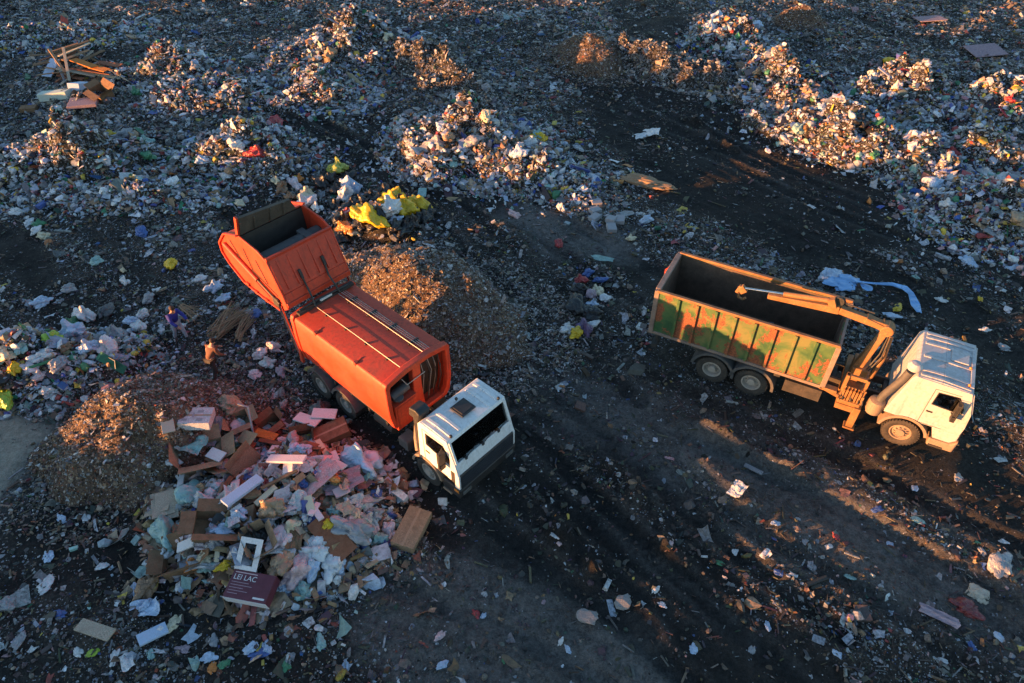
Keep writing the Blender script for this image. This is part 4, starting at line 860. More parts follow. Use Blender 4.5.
# crane
m = MB(); m.box(-2.15, -1.35, -.75, .75, 1.05, 1.35); m.box(-2.0, -1.5, -.4, .4, 1.35, 1.9); m.box(-2.1, -1.4, -1.2, 1.2, .95, 1.12)
crane = m.build('loader_crane', M_CRANE, B, bevel=.03)
m = MB(); m.beam((-1.85, -.12, 1.8), (-1.5, .05, 3.45), .34, .30, up=(1, 0, 0), w2=.22, h2=.2); m.lathe([(.2, -.2), (.2, .2)], (-1.5, .05, 3.45), 'Y', 16); m.build('crane_column', M_CRANE, crane, bevel=.03)
m = MB(); m.beam((-1.42, .05, 3.5), (-3.0, .03, 3.66), .22, .28, w2=.2, h2=.24); m.beam((-3.0, .03, 3.66), (-5.2, .0, 3.42), .22, .28, w2=.18, h2=.16); m.beam((-1.3, .05, 3.42), (-2.2, .05, 3.62), .32, .2); m.build('crane_boom', M_CRANE, crane, bevel=.025)
m = MB(); m.tube([(-3.3, .0, 3.92), (-4.75, .0, 3.66)], .085, 12); m.beam((-3.2, 0, 3.7), (-3.35, 0, 4.0), .2, .22); m.build('boom_ram', M_CRANE, crane, smooth=40)
m = MB(); m.tube([(-4.75, .0, 3.66), (-6.0, .0, 3.44)], .04, 10); m.build('ram_rod', M_CHROME, crane, smooth=40)
m = MB(); m.lathe([(.16, -.05), (.16, .05)], (-3.1, .1, 3.92), 'Y', 14); m.tube([(-3.1, .12, 4.02), (-3.0, .16, 4.06), (-2.9, .12, 3.9), (-3.0, .1, 3.8)], .03, 6); m.build('hose_reel', M_HOSE, crane)
m = MB(); m.beam((-5.95, 0, 3.46), (-6.12, 0, 3.3), .16, .26); m.beam((-6.1, 0, 3.5), (-6.2, 0, 3.2), .12, .1); m.tube([(-6.14, 0, 3.22), (-6.1, 0, 3.02), (-5.95, 0, 2.98), (-5.86, 0, 3.08)], .05, 8); m.build('boom_tip', M_CRANE, crane, bevel=.02)
for pts in ([(-1.62, -.3, 1.7), (-1.4, -.1, 2.5), (-1.38, .0, 3.2), (-1.7, .1, 3.75)], [(-1.58, -.36, 1.7), (-1.32, -.2, 2.5), (-1.32, -.05, 3.2)], [(-2.0, .16, 3.8), (-3.0, .16, 3.86), (-4.2, .12, 3.66)]): m = MB(); m.tube(pts, .026, 6); m.build('crane_hose', M_HOSE, crane)
m = MB(); m.tube([(-1.36, -.26, 1.6), (-1.24, -.05, 2.3), (-1.3, .05, 3.2)], .07, 10); m.build('lift_ram', M_CRANE, crane, smooth=40)
vb = MB(); rr = random.Random(5)
vb.box(-2.1, -1.4, -1.22, -.8, .72, .95)
for k in range(7):
    x = -2.05 + .1 * k; vb.box(x, x + .07, -1.16, -.95, .95, 1.45 + .15 * rr.random()); vb.tube([(x + .03, -1.1, 1.4), (x + .03, -1.22, 1.75)], .014, 5); vb.lathe([(.03, 0), (.03, .05)], (x + .03, -1.22, 1.74), 'Z', 6)
vb.box(-2.12, -2.02, -1.1, -.9, .95, 2.1); vb.box(-1.5, -1.42, -1.1, -.9, .95, 2.1); vb.box(-2.12, -1.42, -1.05, -.95, 1.98, 2.1)
vo = vb.build('control_block', M_CRANE, crane, bevel=.012)
for k in range(11):
    x = -2.05 + .06 * k; m = MB(); m.tube([(x, -1.0, 1.5), (x + .1 * rr.uniform(-1, 1), -1.15 - .12 * rr.random(), 1.2), (x + .1 * rr.uniform(-1, 1), -1.05, .9), (x, -.7, 1.0)], .02, 5); m.build('control_hose', M_HOSE, vo)
m = MB(); m.box(-1.55, -1.33, -1.28, -1.08, .12, 1.0); m.box(-1.62, -1.26, -1.34, -1.02, .06, .13); m.build('outrigger_leg', M_CRANE, crane, bevel=.02)
m = MB(); m.box(-1.55, -1.33, 1.08, 1.28, .25, 1.0); m.box(-1.62, -1.26, 1.02, 1.34, .19, .26); m.build('outrigger_leg', M_CRANE, crane, bevel=.02)
m = MB(); m.tube([(-2.6, -1.1, 1.3), (-2.1, -1.1, 1.15)], .08, 10); m.box(-2.75, -2.2, -1.24, -1.0, 1.3, 1.42); m.build('side_arm', M_CRANE, crane, bevel=.02)
# scraps lying in the bed
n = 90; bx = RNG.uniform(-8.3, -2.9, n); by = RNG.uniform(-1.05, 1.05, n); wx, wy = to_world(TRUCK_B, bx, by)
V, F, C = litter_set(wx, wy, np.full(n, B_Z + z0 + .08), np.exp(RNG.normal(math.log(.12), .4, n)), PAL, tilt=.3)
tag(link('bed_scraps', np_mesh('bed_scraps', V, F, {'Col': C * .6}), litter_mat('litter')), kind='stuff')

# ------------------------------------------------------------------ single pieces of waste, each its own object
COLS = {'white': (.62, .62, .635), 'pale blue': (.42, .52, .68), 'grey': (.30, .30, .32), 'black': (.022, .022, .024), 'cream': (.62, .54, .38), 'blue': (.06, .12, .34), 'dark red': (.16, .025, .03), 'red': (.36, .04, .045), 'green': (.06, .22, .11),
        'yellow': (.66, .43, .015), 'pink': (.60, .42, .43), 'teal': (.26, .42, .41), 'brown': (.24, .14, .08), 'lime green': (.34, .48, .05), 'tan': (.36, .24, .15), 'mauve': (.36, .26, .30), 'orange': (.58, .2, .04),
        'olive yellow': (.40, .42, .08), 'pinkish white': (.70, .58, .60), 'dark grey': (.09, .09, .095), 'purple': (.13, .08, .17), 'pale green': (.46, .54, .5), 'beige': (.48, .40, .31), 'reddish brown': (.30, .11, .06)}
ITEMS = []   # (object, colour, noun, plural, zone, fixed label)
def film(colour): return crumple('film_' + colour.replace(' ', '_'), COLS[colour], .38, 8., .7)
def card(colour): return paint('card_' + colour.replace(' ', '_'), COLS[colour], .85, dirt=.8, dirtcol=(.10, .068, .045), scale=4.5, bump=.3, var=.2, spec=.2)
def foam(colour): return paint('board_' + colour.replace(' ', '_'), COLS[colour], .7, dirt=.4, dirtcol=(.2, .17, .15), scale=4, var=.05, spec=.25)
_mesh = {}
def ico(sub):
    v, f = t_blob(sub); return v * 2, f[0]
def bag_mesh(var, tied):
    k = ('bag', var, tied)
    if k not in _mesh:
        v, f = ico(4); r = np.random.default_rng(100 + var + 50 * tied)
        n = v / np.linalg.norm(v, axis=1)[:, None]; d = np.zeros(len(v))
        for o, (fr, am) in enumerate(((1.4, .24), (2.9, .17), (5.6, .10), (11, .06), (21, .03))):
            for q in range(3):
                w_ = r.normal(0, 1, 3); w_ /= np.linalg.norm(w_); d += am * (2 * np.abs(np.sin(fr * (n @ w_) + r.uniform(0, 6))) - 1.2) / 1.5
        v = n * (.82 + d)[:, None] * np.array([1.05, .82, .62])
        if tied:
            g = np.clip((n[:, 2] - .72) / .28, 0, 1); v[:, 2] += .55 * g ** 1.5; v[:, :2] *= (1 - .45 * np.sin(np.clip((n[:, 2] - .6) / .4, 0, 1) * np.pi * .8) ** 2)[:, None]
        v[:, 2] = np.where(v[:, 2] < -.34, -.34 + (v[:, 2] + .34) * .25, v[:, 2])
        _mesh[k] = (v, f)
    return _mesh[k]
BAGME = {}
def bag_obj(name, var, tied, mat):
    k = (name, var, tied, mat.name)
    if k not in BAGME:
        v, f = bag_mesh(var, tied); me = np_mesh(name, v * .5, [f], smooth=True); me.materials.append(mat); BAGME[k] = me
    o = bpy.data.objects.new(name, BAGME[k]); COL.objects.link(o); return o
SHEETME = {}
def sheet_mesh(name, var, mat, fold, nx=12, ny=9, thick=.008):
    k = (name, var, mat.name, fold)
    if k not in SHEETME:
        r = np.random.default_rng(300 + var); X, Y = np.meshgrid(np.linspace(-.5, .5, nx), np.linspace(-.5, .5, ny)); Z = np.zeros_like(X)
        for fr, am in ((3., .5), (6.5, .3), (13, .16)):
            for q in range(2):
                a = r.uniform(0, 6.28); Z += am * (np.abs(np.sin(fr * (np.cos(a) * X + np.sin(a) * Y) + r.uniform(0, 6))) - .6)
        Z *= .16 * fold; X = X * (1 - .12 * fold * np.abs(Y) ** 1.5) + .05 * fold * np.sin(7 * Y + var); Y = Y + .05 * fold * np.sin(6 * X + var)
        P0 = np.stack([X.ravel(), Y.ravel(), Z.ravel()], 1); P1 = P0 - np.array([0, 0, thick]); n = nx * ny; I = np.arange(n).reshape(ny, nx)
        top = np.stack([I[:-1, :-1], I[:-1, 1:], I[1:, 1:], I[1:, :-1]], -1).reshape(-1, 4); bot = top[:, ::-1] + n
        rim = np.concatenate([I[0, :], I[1:, -1], I[-1, -2::-1], I[-2:0:-1, 0]]); r2 = np.roll(rim, -1); side = np.stack([r2, rim, rim + n, r2 + n], 1)
        me = np_mesh(name, np.concatenate([P0, P1]), [np.concatenate([top, bot, side])]); me.materials.append(mat); SHEETME[k] = me
    return SHEETME[k]
def reg(o, colour, noun, plural, zone, cat, group, label=None):
    o['category'] = cat; o['group'] = group; ITEMS.append((o, colour, noun, plural, zone, label)); return o
def put(o, px, py, size, yaw=None, tilt=8, lift=.25, rnd=random):
    x, y, z = at(px, py); s = size if isinstance(size, tuple) else (size,) * 3
    o.location = (x, y, z + lift * s[2] * .5); o.scale = s
    o.rotation_euler = (R(rnd.uniform(-tilt, tilt)), R(rnd.uniform(-tilt, tilt)), R(rnd.uniform(0, 360) if yaw is None else yaw)); return o
IR = random.Random(11)
def bag(px, py, size, colour, zone, label=None, tied=None, group='plastic bags among the waste', tilt=16, stretch=None, lift=.45):
    t = (IR.random() < .4) if tied is None else tied
    nm_ = 'sack' if colour in ('tan', 'brown', 'reddish brown', 'beige', 'dark grey', 'mauve') else 'plastic_bag'
    o = bag_obj(nm_, IR.randrange(7), int(t), film(colour)); s = stretch or (IR.uniform(.9, 1.25), IR.uniform(.8, 1.05), IR.uniform(.75, 1.05))
    put(o, px, py, tuple(size * q for q in s), None, tilt, lift, IR); return reg(o, colour, 'sack' if nm_ == 'sack' else 'bag', 'sacks' if nm_ == 'sack' else 'bags', zone, 'bag', group, label)
def sheet(px, py, l, w, colour, zone, label=None, kind='film', yaw=None, fold=1., tilt=14, name='plastic_sheet', lift=.3):
    m = film(colour) if kind == 'film' else card(colour)
    nm = name if kind == 'film' else 'cardboard_sheet'
    o = bpy.data.objects.new(nm, sheet_mesh(nm, IR.randrange(5), m, fold)); COL.objects.link(o)
    put(o, px, py, (l, w, max(l, w)), yaw, tilt, 0, IR); o.location.z += lift * .3
    return reg(o, colour, 'sheet' if kind == 'film' else 'cardboard sheet', 'sheets' if kind == 'film' else 'cardboard sheets', zone, 'sheet' if kind == 'film' else 'cardboard', 'crumpled sheets' if kind == 'film' else 'cardboard sheets', label)
def carton(px, py, l, w, h, colour, zone, label=None, yaw=None, tilt=18, closed=False, lift=.3, flaps=4):
    mat = card(colour); m = MB(); t = .012
    if closed:
        m.box(-l / 2, l / 2, -w / 2, w / 2, 0, h); o = m.build('carton', mat, bevel=.012)
        tp = MB(); tp.box(-l / 2 - .003, l / 2 + .003, -.035, .035, h + .001, h + .004); tp.build('tape', foam('tan'), o)
    else:
        m.box(-l / 2, l / 2, -w / 2, w / 2, 0, t)
        for s in (-1, 1):
            m.prism([(s * l / 2, 0), (s * l / 2, h), (s * (l / 2 - t), h), (s * (l / 2 - t), 0)], -w / 2, w / 2); m.prism([(s * w / 2, 0), (s * w / 2, h), (s * (w / 2 - t), h), (s * (w / 2 - t), 0)], -l / 2 + t, l / 2 - t, 'YZ')
        o = m.build('carton', mat)
        for k, (ax, s) in enumerate((('x', 1), ('y', 1), ('x', -1), ('y', -1))[:flaps]):
            a = R(IR.uniform(-10, 75)); fl = min(l, w) * .48; f = MB(); half = (w if ax == 'x' else l) / 2 - .01
            e = (l if ax == 'x' else w) / 2; p = [(s * e, h), (s * (e + fl * math.cos(a)), h + fl * math.sin(a)), (s * (e + fl * math.cos(a)) , h + fl * math.sin(a) - t), (s * e, h - t)]
            f.prism(p, -half, half, 'XZ' if ax == 'x' else 'YZ'); f.build('flap', mat, o)
    put(o, px, py, 1., yaw, tilt, 0, IR); o.location.z -= h * .25 * (not closed) - .04
    o.location.z += lift - .3
    return reg(o, colour, 'carton', 'cartons', zone, 'carton', 'cartons in the waste', label)
def board(p, q, w, t, colour, zone, label=None, name='foam_board', noun='board', mat=None, lift=.10, cat='board', group='boards and strips', zq=None):
    a = Vector(at(*p)); b = Vector(at(*q)); a.z += lift; b.z += lift if zq is None else zq
    c = (a + b) / 2; m = MB(); d = b - a; m.box(-d.length / 2, d.length / 2, -w / 2, w / 2, 0, t)
    o = m.build(name, mat or foam(colour), bevel=min(t * .2, .012)); o.location = c
    o.rotation_euler = Vector((1, 0, 0)).rotation_difference(d).to_euler()
    o.rotation_euler = (R(IR.uniform(-10, 10)), -math.asin(max(-1, min(1, d.z / d.length))), math.atan2(d.y, d.x))
    return reg(o, colour, noun, noun + 's', zone, cat, group, label)
def plank(p, q, w, t, colour, zone, label=None, lift=.2, zq=None): return board(p, q, w, t, colour, zone, label, 'plank', 'plank', card(colour), lift, 'plank', 'old planks', zq)

# ---- the spread pile of cartons in front of the orange truck
PZ = 'in the cardboard pile'
carton(203, 461, 1.3, .95, .5, 'tan', PZ, 'large open tan carton with sunlit torn edge at the left of the cardboard pile', 20, 22)
carton(243, 464, 1.0, .9, .55, 'tan', PZ, 'big open tan carton tilted towards the camera in the pile centre', 60, 30)
carton(198, 423, .95, .75, .3, 'white', PZ, 'white printed carton at the top left of the cardboard pile', 5, 8, True)
carton(333, 436, 1.15, .7, .3, 'brown', PZ, 'brown closed carton beneath the two white foam strips', 25, 10, True)
carton(412, 533, 1.35, .72, .3, 'tan', PZ, 'flat closed tan carton lying alone right of the cardboard pile', 72, 3, True)
carton(275, 428, .7, .5, .5, 'reddish brown', PZ, None, 40)
carton(216, 530, 1.2, .8, .4, 'brown', PZ, None, 10, 25)
carton(188, 562, 1.1, .8, .4, 'brown', PZ, 'torn brown carton at the lower left end of the cardboard pile', 15, 20)
carton(262, 545, .8, .6, .35, 'tan', PZ, None, 120); carton(240, 424, .7, .6, .4, 'tan', PZ, None, 30); carton(303, 441, .7, .5, .35, 'reddish brown', PZ, None, 15); bag(320, 448, .7, 'pinkish white', PZ)
for k in range(3): board((148 + 5 * k, 508 + 2 * k), (172 + 4 * k, 500 + 3 * k), .95, .03, 'grey', PZ, None, 'cardboard_sheet', 'stiff sheet', card('beige'), .08 + .05 * k, 'cardboard', 'cardboard sheets')
board((299, 425), (321, 432), .42, .06, 'white', PZ, 'left one of two white foam strips crossed on a brown carton', lift=.42)
board((315, 423), (339, 424), .40, .06, 'white', PZ, 'right one of two white foam strips crossed on a brown carton', lift=.48)
board((272, 468), (308, 468), .32, .08, 'pinkish white', PZ, 'long pinkish white foam strip across the middle of the cardboard pile', lift=.35)
board((286, 475), (296, 471), .5, .06, 'pinkish white', PZ, None, lift=.3); board((323, 468), (330, 461), .3, .05, 'pinkish white', PZ, None, lift=.25); board((333, 458), (337, 467), .3, .06, 'white', PZ, None, lift=.25); board((336, 468), (346, 474), .26, .06, 'white', PZ, None, lift=.25)
board((274, 461), (280, 449), .25, .05, 'white', PZ, None, lift=.3); board((214, 462), (228, 468), .36, .05, 'white', PZ, None, lift=.5); board((184, 558), (200, 551), .3, .06, 'white', PZ, None, lift=.5)
board((229, 514), (265, 489), .34, .1, 'pale blue', PZ, 'long pale blue board pointing up through the cardboard pile', lift=.45)
board((259, 512), (279, 494), .2, .06, 'cream', PZ, None, lift=.35); board((336, 500), (350, 493), .35, .06, 'pink', PZ, None, lift=.25); board((163, 431), (176, 428), .5, .04, 'beige', PZ, None, lift=.15)
plank((258, 440), (279, 446), .35, .05, 'orange', PZ, 'splintered orange wooden panel in the upper part of the pile', .4); plank((262, 448), (284, 452), .14, .05, 'reddish brown', PZ, None, .4); plank((286, 470), (330, 455), .12, .05, 'brown', PZ, None, .3); plank((264, 496), (300, 478), .1, .05, 'brown', PZ, None, .35)
board((317, 524), (350, 560), .65, .03, 'reddish brown', PZ, 'long reddish brown board slanting down the right flank of the pile', 'cardboard_sheet', 'stiff sheet', card('reddish brown'), .25, 'cardboard', 'cardboard sheets')
sheet(331, 513, 1.1, .5, 'mauve', PZ, None, 'card', 15, .9); sheet(211, 433, 1.0, .6, 'mauve', PZ, None, 'card', 80, .7, 35); sheet(317, 481, 1.5, .7, 'pink', PZ, None, 'card', 50, .5); sheet(343, 483, 1.2, .8, 'mauve', PZ, None, 'card', 20, .8)
sheet(235, 434, .9, .7, 'white', PZ, None); sheet(193, 446, .8, .7, 'teal', PZ, None, fold=1.6); sheet(254, 531, 1., .6, 'tan', PZ, None, 'card', 10, .8); sheet(268, 574, .9, .6, 'brown', PZ, None, 'card', 40, .6); sheet(228, 500, .7, .5, 'pale green', PZ, None, 'card', 60, .5); sheet(295, 505, 1.0, .5, 'pinkish white', PZ, None, 'card', 30, .7); sheet(240, 445, .9, .6, 'pink', PZ, None, 'card', 130, 1.3); sheet(310, 465, .9, .5, 'pinkish white', PZ, None, 'card', 5, .6)
m = MB(); a = Vector(at(256, 446)); m.tube([a + Vector((0, 0, .1)), a + Vector((-.05, .5, 1.35)), a + Vector((-.35, .5, 1.5))], .035, 10); reg(m.build('metal_pole', foam('grey')), 'grey', 'pole', 'poles', PZ, 'pole', 'boards and strips', 'bent grey metal pole standing up from the cardboard pile')
for px, py, s, c, l in ((363, 466, 1.35, 'pale blue', 'big swollen pale blue bag nearest the orange truck cab'), (230, 406, .9, 'tan', None), (290, 451, .8, 'grey', None), (173, 463, .4, 'white', None), (191, 496, .8, 'teal', None), (206, 501, .8, 'white', None), (273, 513, .85, 'tan', None), (172, 536, 1.0, 'teal', None), (161, 560, .7, 'white', None),
                        (256, 541, .95, 'black', 'shiny black bag in a carton above the purple printed box'), (227, 567, .45, 'yellow', None), (284, 541, .9, 'pinkish white', None), (292, 535, .7, 'cream', None), (281, 567, .9, 'tan', None), (297, 577, .85, 'pink', None), (149, 588, .6, 'brown', None), (148, 608, .55, 'pale blue', None), (308, 517, .36, 'white', 'small white ball shaped bag on top of the cardboard pile'), (329, 526, .5, 'yellow', None),
                        (352, 534, .95, 'grey', None), (314, 553, .85, 'white', None), (325, 548, .6, 'white', None), (333, 567, .85, 'white', None), (316, 568, .6, 'pale blue', None), (364, 546, .3, 'blue', None), (333, 479, .55, 'orange', None), (322, 412, .85, 'dark grey', 'dark grey sack beside the rear wheels of the orange truck'), (196, 566, .55, 'orange', None), (286, 590, .5, 'pale blue', None), (304, 592, .6, 'teal', None), (248, 478, .5, 'blue', None), (228, 482, .45, 'grey', None), (216, 546, .5, 'grey', None), (197, 540, .6, 'pinkish white', None), (240, 555, .5, 'pale blue', None), (269, 486, .4, 'red', None), (302, 486, .4, 'blue', None), (318, 500, .5, 'reddish brown', None), (300, 560, .6, 'brown', None)):
    bag(px, py, s, c, PZ, l)
for k, (px, py, s) in enumerate(((379, 541, .55), (384, 520, .5), (391, 533, .5), (372, 526, .42), (397, 526, .4), (386, 545, .35), (376, 514, .4), (365, 522, .45), (358, 508, .4), (399, 538, .35), (369, 536, .4), (392, 517, .38))):
    bag(px, py, s, ('teal', 'pale green', 'pinkish white', 'pale green', 'teal', 'blue')[k % 6], 'beside the lone tan carton', None, group='small bags beside the lone carton')
# the purple printed carton with its white inside torn open
x, y, z = at(258, 592); PCX, PCY = x, y - .1; pc = MB(); pc.box(-.62, .62, -.38, .38, 0, .34); po = pc.build('printed_carton', paint('purple_print', (.10, .018, .035), .5, dirt=.2, scale=4), bevel=.012)
po.location = (x, y - .12, z + .30); po.rotation_euler = (R(8), R(-3), R(-12))
pf = MB(); pf.box(-.63, .63, -.395, -.381, .02, .32); pf.build('white_side', foam('white'), po)
pf = MB(); pf.plate_hole([(-.64, 0), (-.64, .85), (.02, .85), (.02, 0)], [(-.48, .12), (-.48, .70), (-.14, .70), (-.14, .12)], 0, .015, 'XY'); wf = pf.build('white_flap', foam('white'), po); wf.location = (0, .385, .34); wf.rotation_euler = (R(24), 0, 0)
def lettering(body, size, loc, parent, mat, rot=(0, 0, 0), name='lettering'):
    cu = bpy.data.curves.new(name, 'FONT'); cu.body = body; cu.size = size; cu.extrude = .001; cu.align_x = 'LEFT'
    o = bpy.data.objects.new(name, cu); COL.objects.link(o); bpy.context.view_layer.update(); me = bpy.data.meshes.new_from_object(o.evaluated_get(bpy.context.evaluated_depsgraph_get())); bpy.data.objects.remove(o)
    o = link(name, me, mat, parent); o.location = loc; o.rotation_euler = rot; return o
WHITE_INK = foam('white'); GREY_INK = foam('dark grey')
lettering('LEI LAC', .20, (-.55, .12, .3425), po, WHITE_INK)
for k in range(5):
    m = MB(); m.box(-.55, -.55 + (.5, .62, .4, .56, .3)[k], .04 - .075 * k, .055 - .075 * k, .3415, .3435); m.build('small_print', foam('mauve'), po)
m = MB(); m.box(.22, .55, -.31, -.26, .3415, .3435); m.build('small_print', WHITE_INK, po)
m = MB(); m.box(-.55, .1, .30, .325, .3415, .3435); m.build('rule_line', foam('pink'), po)
reg(po, 'purple', 'carton', 'cartons', PZ, 'carton', 'cartons in the waste', 'purple carton with white lettering and torn white flap, foot of the pile')
for o, c, n, p_, zn, lb in ITEMS:
    if lb and lb.startswith('white printed'):
        for (a0, a1, b0, b1) in ((-.36, -.20, .14, .26), (.02, .2, .12, .24), (-.38, -.22, -.26, -.16), (.06, .24, -.26, -.14), (-.1, -.04, -.1, .1)):
            m = MB(); m.box(a0, a1, b0, b1, .3062, .3082); m.build('printed_mark', foam('grey'), o)
# random smaller pieces all over the pile
H4 = HEAPS['h4']; FR = random.Random(21); made = 0
while made < 90:
    r_, th = math.sqrt(FR.random()), FR.uniform(0, 6.283); u, v = r_ * math.cos(th) * H4['rx'] * .84, r_ * math.sin(th) * H4['ry'] * .88
    c, s = math.cos(H4['rot']), math.sin(H4['rot']); x, y = H4['x'] + c * u - s * v, H4['y'] + s * u + c * v
    if not free_of_trucks(np.array([x]), np.array([y]))[0] or math.hypot(x - PCX, y - PCY) < 1.15: continue
    px, py = project(x, y, height1(x, y)); k = FR.random(); made += 1
    if k < .12: carton(px, py, FR.uniform(.3, .6), FR.uniform(.25, .42), FR.uniform(.12, .3), FR.choice(('tan', 'brown', 'reddish brown', 'beige', 'tan')), PZ, None, None, 35, FR.random() < .3)
    elif k < .46: sheet(px, py, FR.uniform(.35, .85), FR.uniform(.25, .5), FR.choice(('tan', 'pink', 'pinkish white', 'brown', 'pinkish white', 'white', 'white', 'beige')), PZ, None, 'card', None, 1.3, 32, lift=.6)
    elif k < .58:
        a = FR.uniform(0, 3.14); dx, dy = FR.uniform(6, 12) * math.cos(a), 8 * math.sin(a); board((px - dx, py - dy), (px + dx, py + dy), FR.uniform(.12, .34), FR.uniform(.04, .08), FR.choice(('white', 'pinkish white', 'pale blue', 'cream')), PZ, None, lift=FR.uniform(.1, .4))
    else: bag(px, py, FR.uniform(.3, .6), FR.choice(('white', 'white', 'pinkish white', 'pale blue', 'pink', 'teal', 'grey', 'cream', 'tan')), PZ)

# ---- timber pile
WZ = 'in the timber pile'; FR0 = random.Random(33)
for p, q, w_, t_, c, l0, zq in (((49, 70), (88, 58), .35, .05, 'tan', .5, .9), ((58, 65), (95, 56), .3, .05, 'brown', .7, 1.0), ((64, 69), (97, 60), .3, .05, 'cream', .8, 1.1), ((68, 73), (94, 64), .28, .05, 'tan', .8, .9), ((54, 67), (86, 62), .3, .05, 'brown', .9, 1.2), ((52, 73), (82, 66), .25, .05, 'brown', .4, .8),
                           ((58, 70), (72, 84), .16, .1, 'tan', 1.3, .3), ((73, 70), (72, 86), .16, .1, 'beige', 1.4, .3), ((62, 75), (67, 86), .14, .1, 'grey', .9, .2), ((90, 76), (112, 82), .5, .05, 'orange', .7, .7), ((78, 72), (100, 80), .6, .05, 'orange', .8, .8), ((100, 70), (124, 74), .4, .05, 'reddish brown', .5, .4), ((112, 78), (131, 88), .07, .07, 'beige', .5, .4), ((60, 80), (86, 84), .3, .05, 'reddish brown', .3, .3)):
    plank(p, q, w_, t_, c, WZ, None, l0, zq)
board((43, 100), (71, 97), .6, .42, 'pale green', 'at the timber pile', 'long pale green box panel at the foot of the timber pile', 'metal_board', 'board', foam('pale green'), .0)
board((75, 94), (88, 92), .7, .5, 'pale green', 'at the timber pile', 'pale square box panel at the foot of the timber pile', 'metal_board', 'board', foam('pale blue'), .1)
board((70, 106), (99, 103), 1.1, .18, 'mauve', 'at the timber pile', 'mauve mattress lying below the square panel of the timber pile', 'mattress', 'mattress', card('mauve'), .05, 'mattress', 'mattresses')
board((48, 80), (60, 70), .6, .04, 'pale blue', 'at the timber pile', 'pale blue panel leaning on the left end of the timber pile', 'metal_board', 'board', foam('pale blue'), .2, zq=.7)
for k in range(26):
    px, py = FR0.uniform(52, 106), FR0.uniform(58, 84); dx, dy = FR0.uniform(9, 22), FR0.uniform(-7, 3)
    plank((px - dx, py - dy), (px + dx, py + dy), FR0.uniform(.1, .3), FR0.uniform(.03, .06), FR0.choice(('tan', 'brown', 'beige', 'reddish brown', 'grey', 'cream')), WZ, None, FR0.uniform(.05, .75), FR0.uniform(.05, .75))
carton(104, 97, 1.2, .8, .6, 'brown', WZ, 'open brown carton at the right foot of the timber pile'); sheet(108, 86, 1.3, .9, 'white', WZ, None); sheet(98, 82, 1.2, .8, 'tan', WZ, None, 'card'); bag(137, 95, .9, 'green', 'right of the timber pile', 'green bag just right of the timber pile')
board((22, 112), (38, 111), .5, .25, 'brown', 'left of the timber pile', 'dark brown wooden block left below the timber pile', 'plank', 'plank', card('brown'), .05, 'plank', 'old planks')

# ---- yellow and black bags behind the brown heap
YZ = 'behind the brown heap'
for px, py, s, c, l in ((340, 172, 1.25, 'olive yellow', 'olive yellow bag apart from the others, top of the bag cluster'), (349, 187, .95, 'pale blue', None), (345, 200, 1.0, 'white', None), (367, 219, 1.35, 'yellow', 'tall bright yellow bag leaning in the sun behind the brown heap'), (390, 214, 1.15, 'white', 'white bag in front of a yellow one in the bag cluster'), (389, 205, 1.0, 'yellow', None), (406, 214, 1.3, 'yellow', 'round yellow bag in the middle of the bag cluster'), (399, 197, .9, 'yellow', None), (419, 206, 1.0, 'yellow', None),
                        (345, 232, .9, 'orange', None), (354, 234, .8, 'cream', None), (307, 199, .95, 'cream', 'flat cream bag behind the raised hopper'), (306, 206, .9, 'pinkish white', None), (343, 218, .6, 'brown', None), (348, 213, .5, 'red', None), (357, 191, .6, 'pale blue', None), (371, 199, .7, 'black', None), (394, 222, .6, 'pale blue', None)):
    bag(px, py, s, c, YZ, l, True, 'bags behind the brown heap')
for px, py, s in ((381, 203, .9), (377, 228, .9), (360, 228, .9), (419, 222, 1.0), (413, 228, .9), (342, 224, .9), (336, 194, .8), (350, 180, .8), (385, 192, .8), (429, 214, .8), (341, 240, .9), (322, 188, .9), (330, 180, .8), (352, 208, .9), (378, 215, .9), (395, 230, .9), (400, 205, .8), (362, 205, .9), (408, 230, 1.0), (425, 222, .9), (335, 208, .8)): bag(px, py, s, 'black', YZ, None, True, 'bags behind the brown heap')
bag(240, 205, .55, 'cream', 'left of the raised hopper', 'round cream bag left of the raised hopper flap')
for px, py, s, c in ((283, 190, .7, 'brown'), (296, 186, .7, 'pinkish white'), (290, 198, .6, 'brown'), (300, 181, .6, 'orange'), (318, 210, .6, 'white'), (276, 183, .5, 'cream')): bag(px, py, s, c, 'behind the raised hopper')

# ---- left heap and ground beside the hopper
L1 = 'on the sunlit left edge heap'
for px, py, s, c, l in ((29, 336, 1.3, 'tan', 'large creased tan sack on top of the sunlit left edge heap'), (6, 356, .9, 'cream', None), (86, 318, 1.0, 'white', None), (71, 326, .7, 'green', None), (55, 342, .8, 'lime green', None), (21, 346, .6, 'teal', None), (118, 340, 1.1, 'grey', None), (109, 350, 1.2, 'pinkish white', None), (106, 314, .9, 'dark grey', None), (8, 400, .8, 'lime green', 'lime green bag at the bottom left of the left edge heap'), (140, 328, .8, 'white', None), (44, 360, .9, 'white', None), (74, 337, 1.2, 'pale blue', None), (32, 370, .8, 'pinkish white', None), (40, 378, .7, 'pinkish white', None), (60, 366, .8, 'grey', None), (15, 372, .7, 'yellow', None), (5, 382, .7, 'black', None), (90, 350, .8, 'pale blue', None), (132, 322, .7, 'pale blue', None), (48, 392, .6, 'white', None), (66, 350, .6, 'brown', None), (143, 316, .6, 'white', None)):
    bag(px, py, s * .8, c, L1, l, group='bags on the left edge heap')
G1 = 'on the ground left of the hopper'
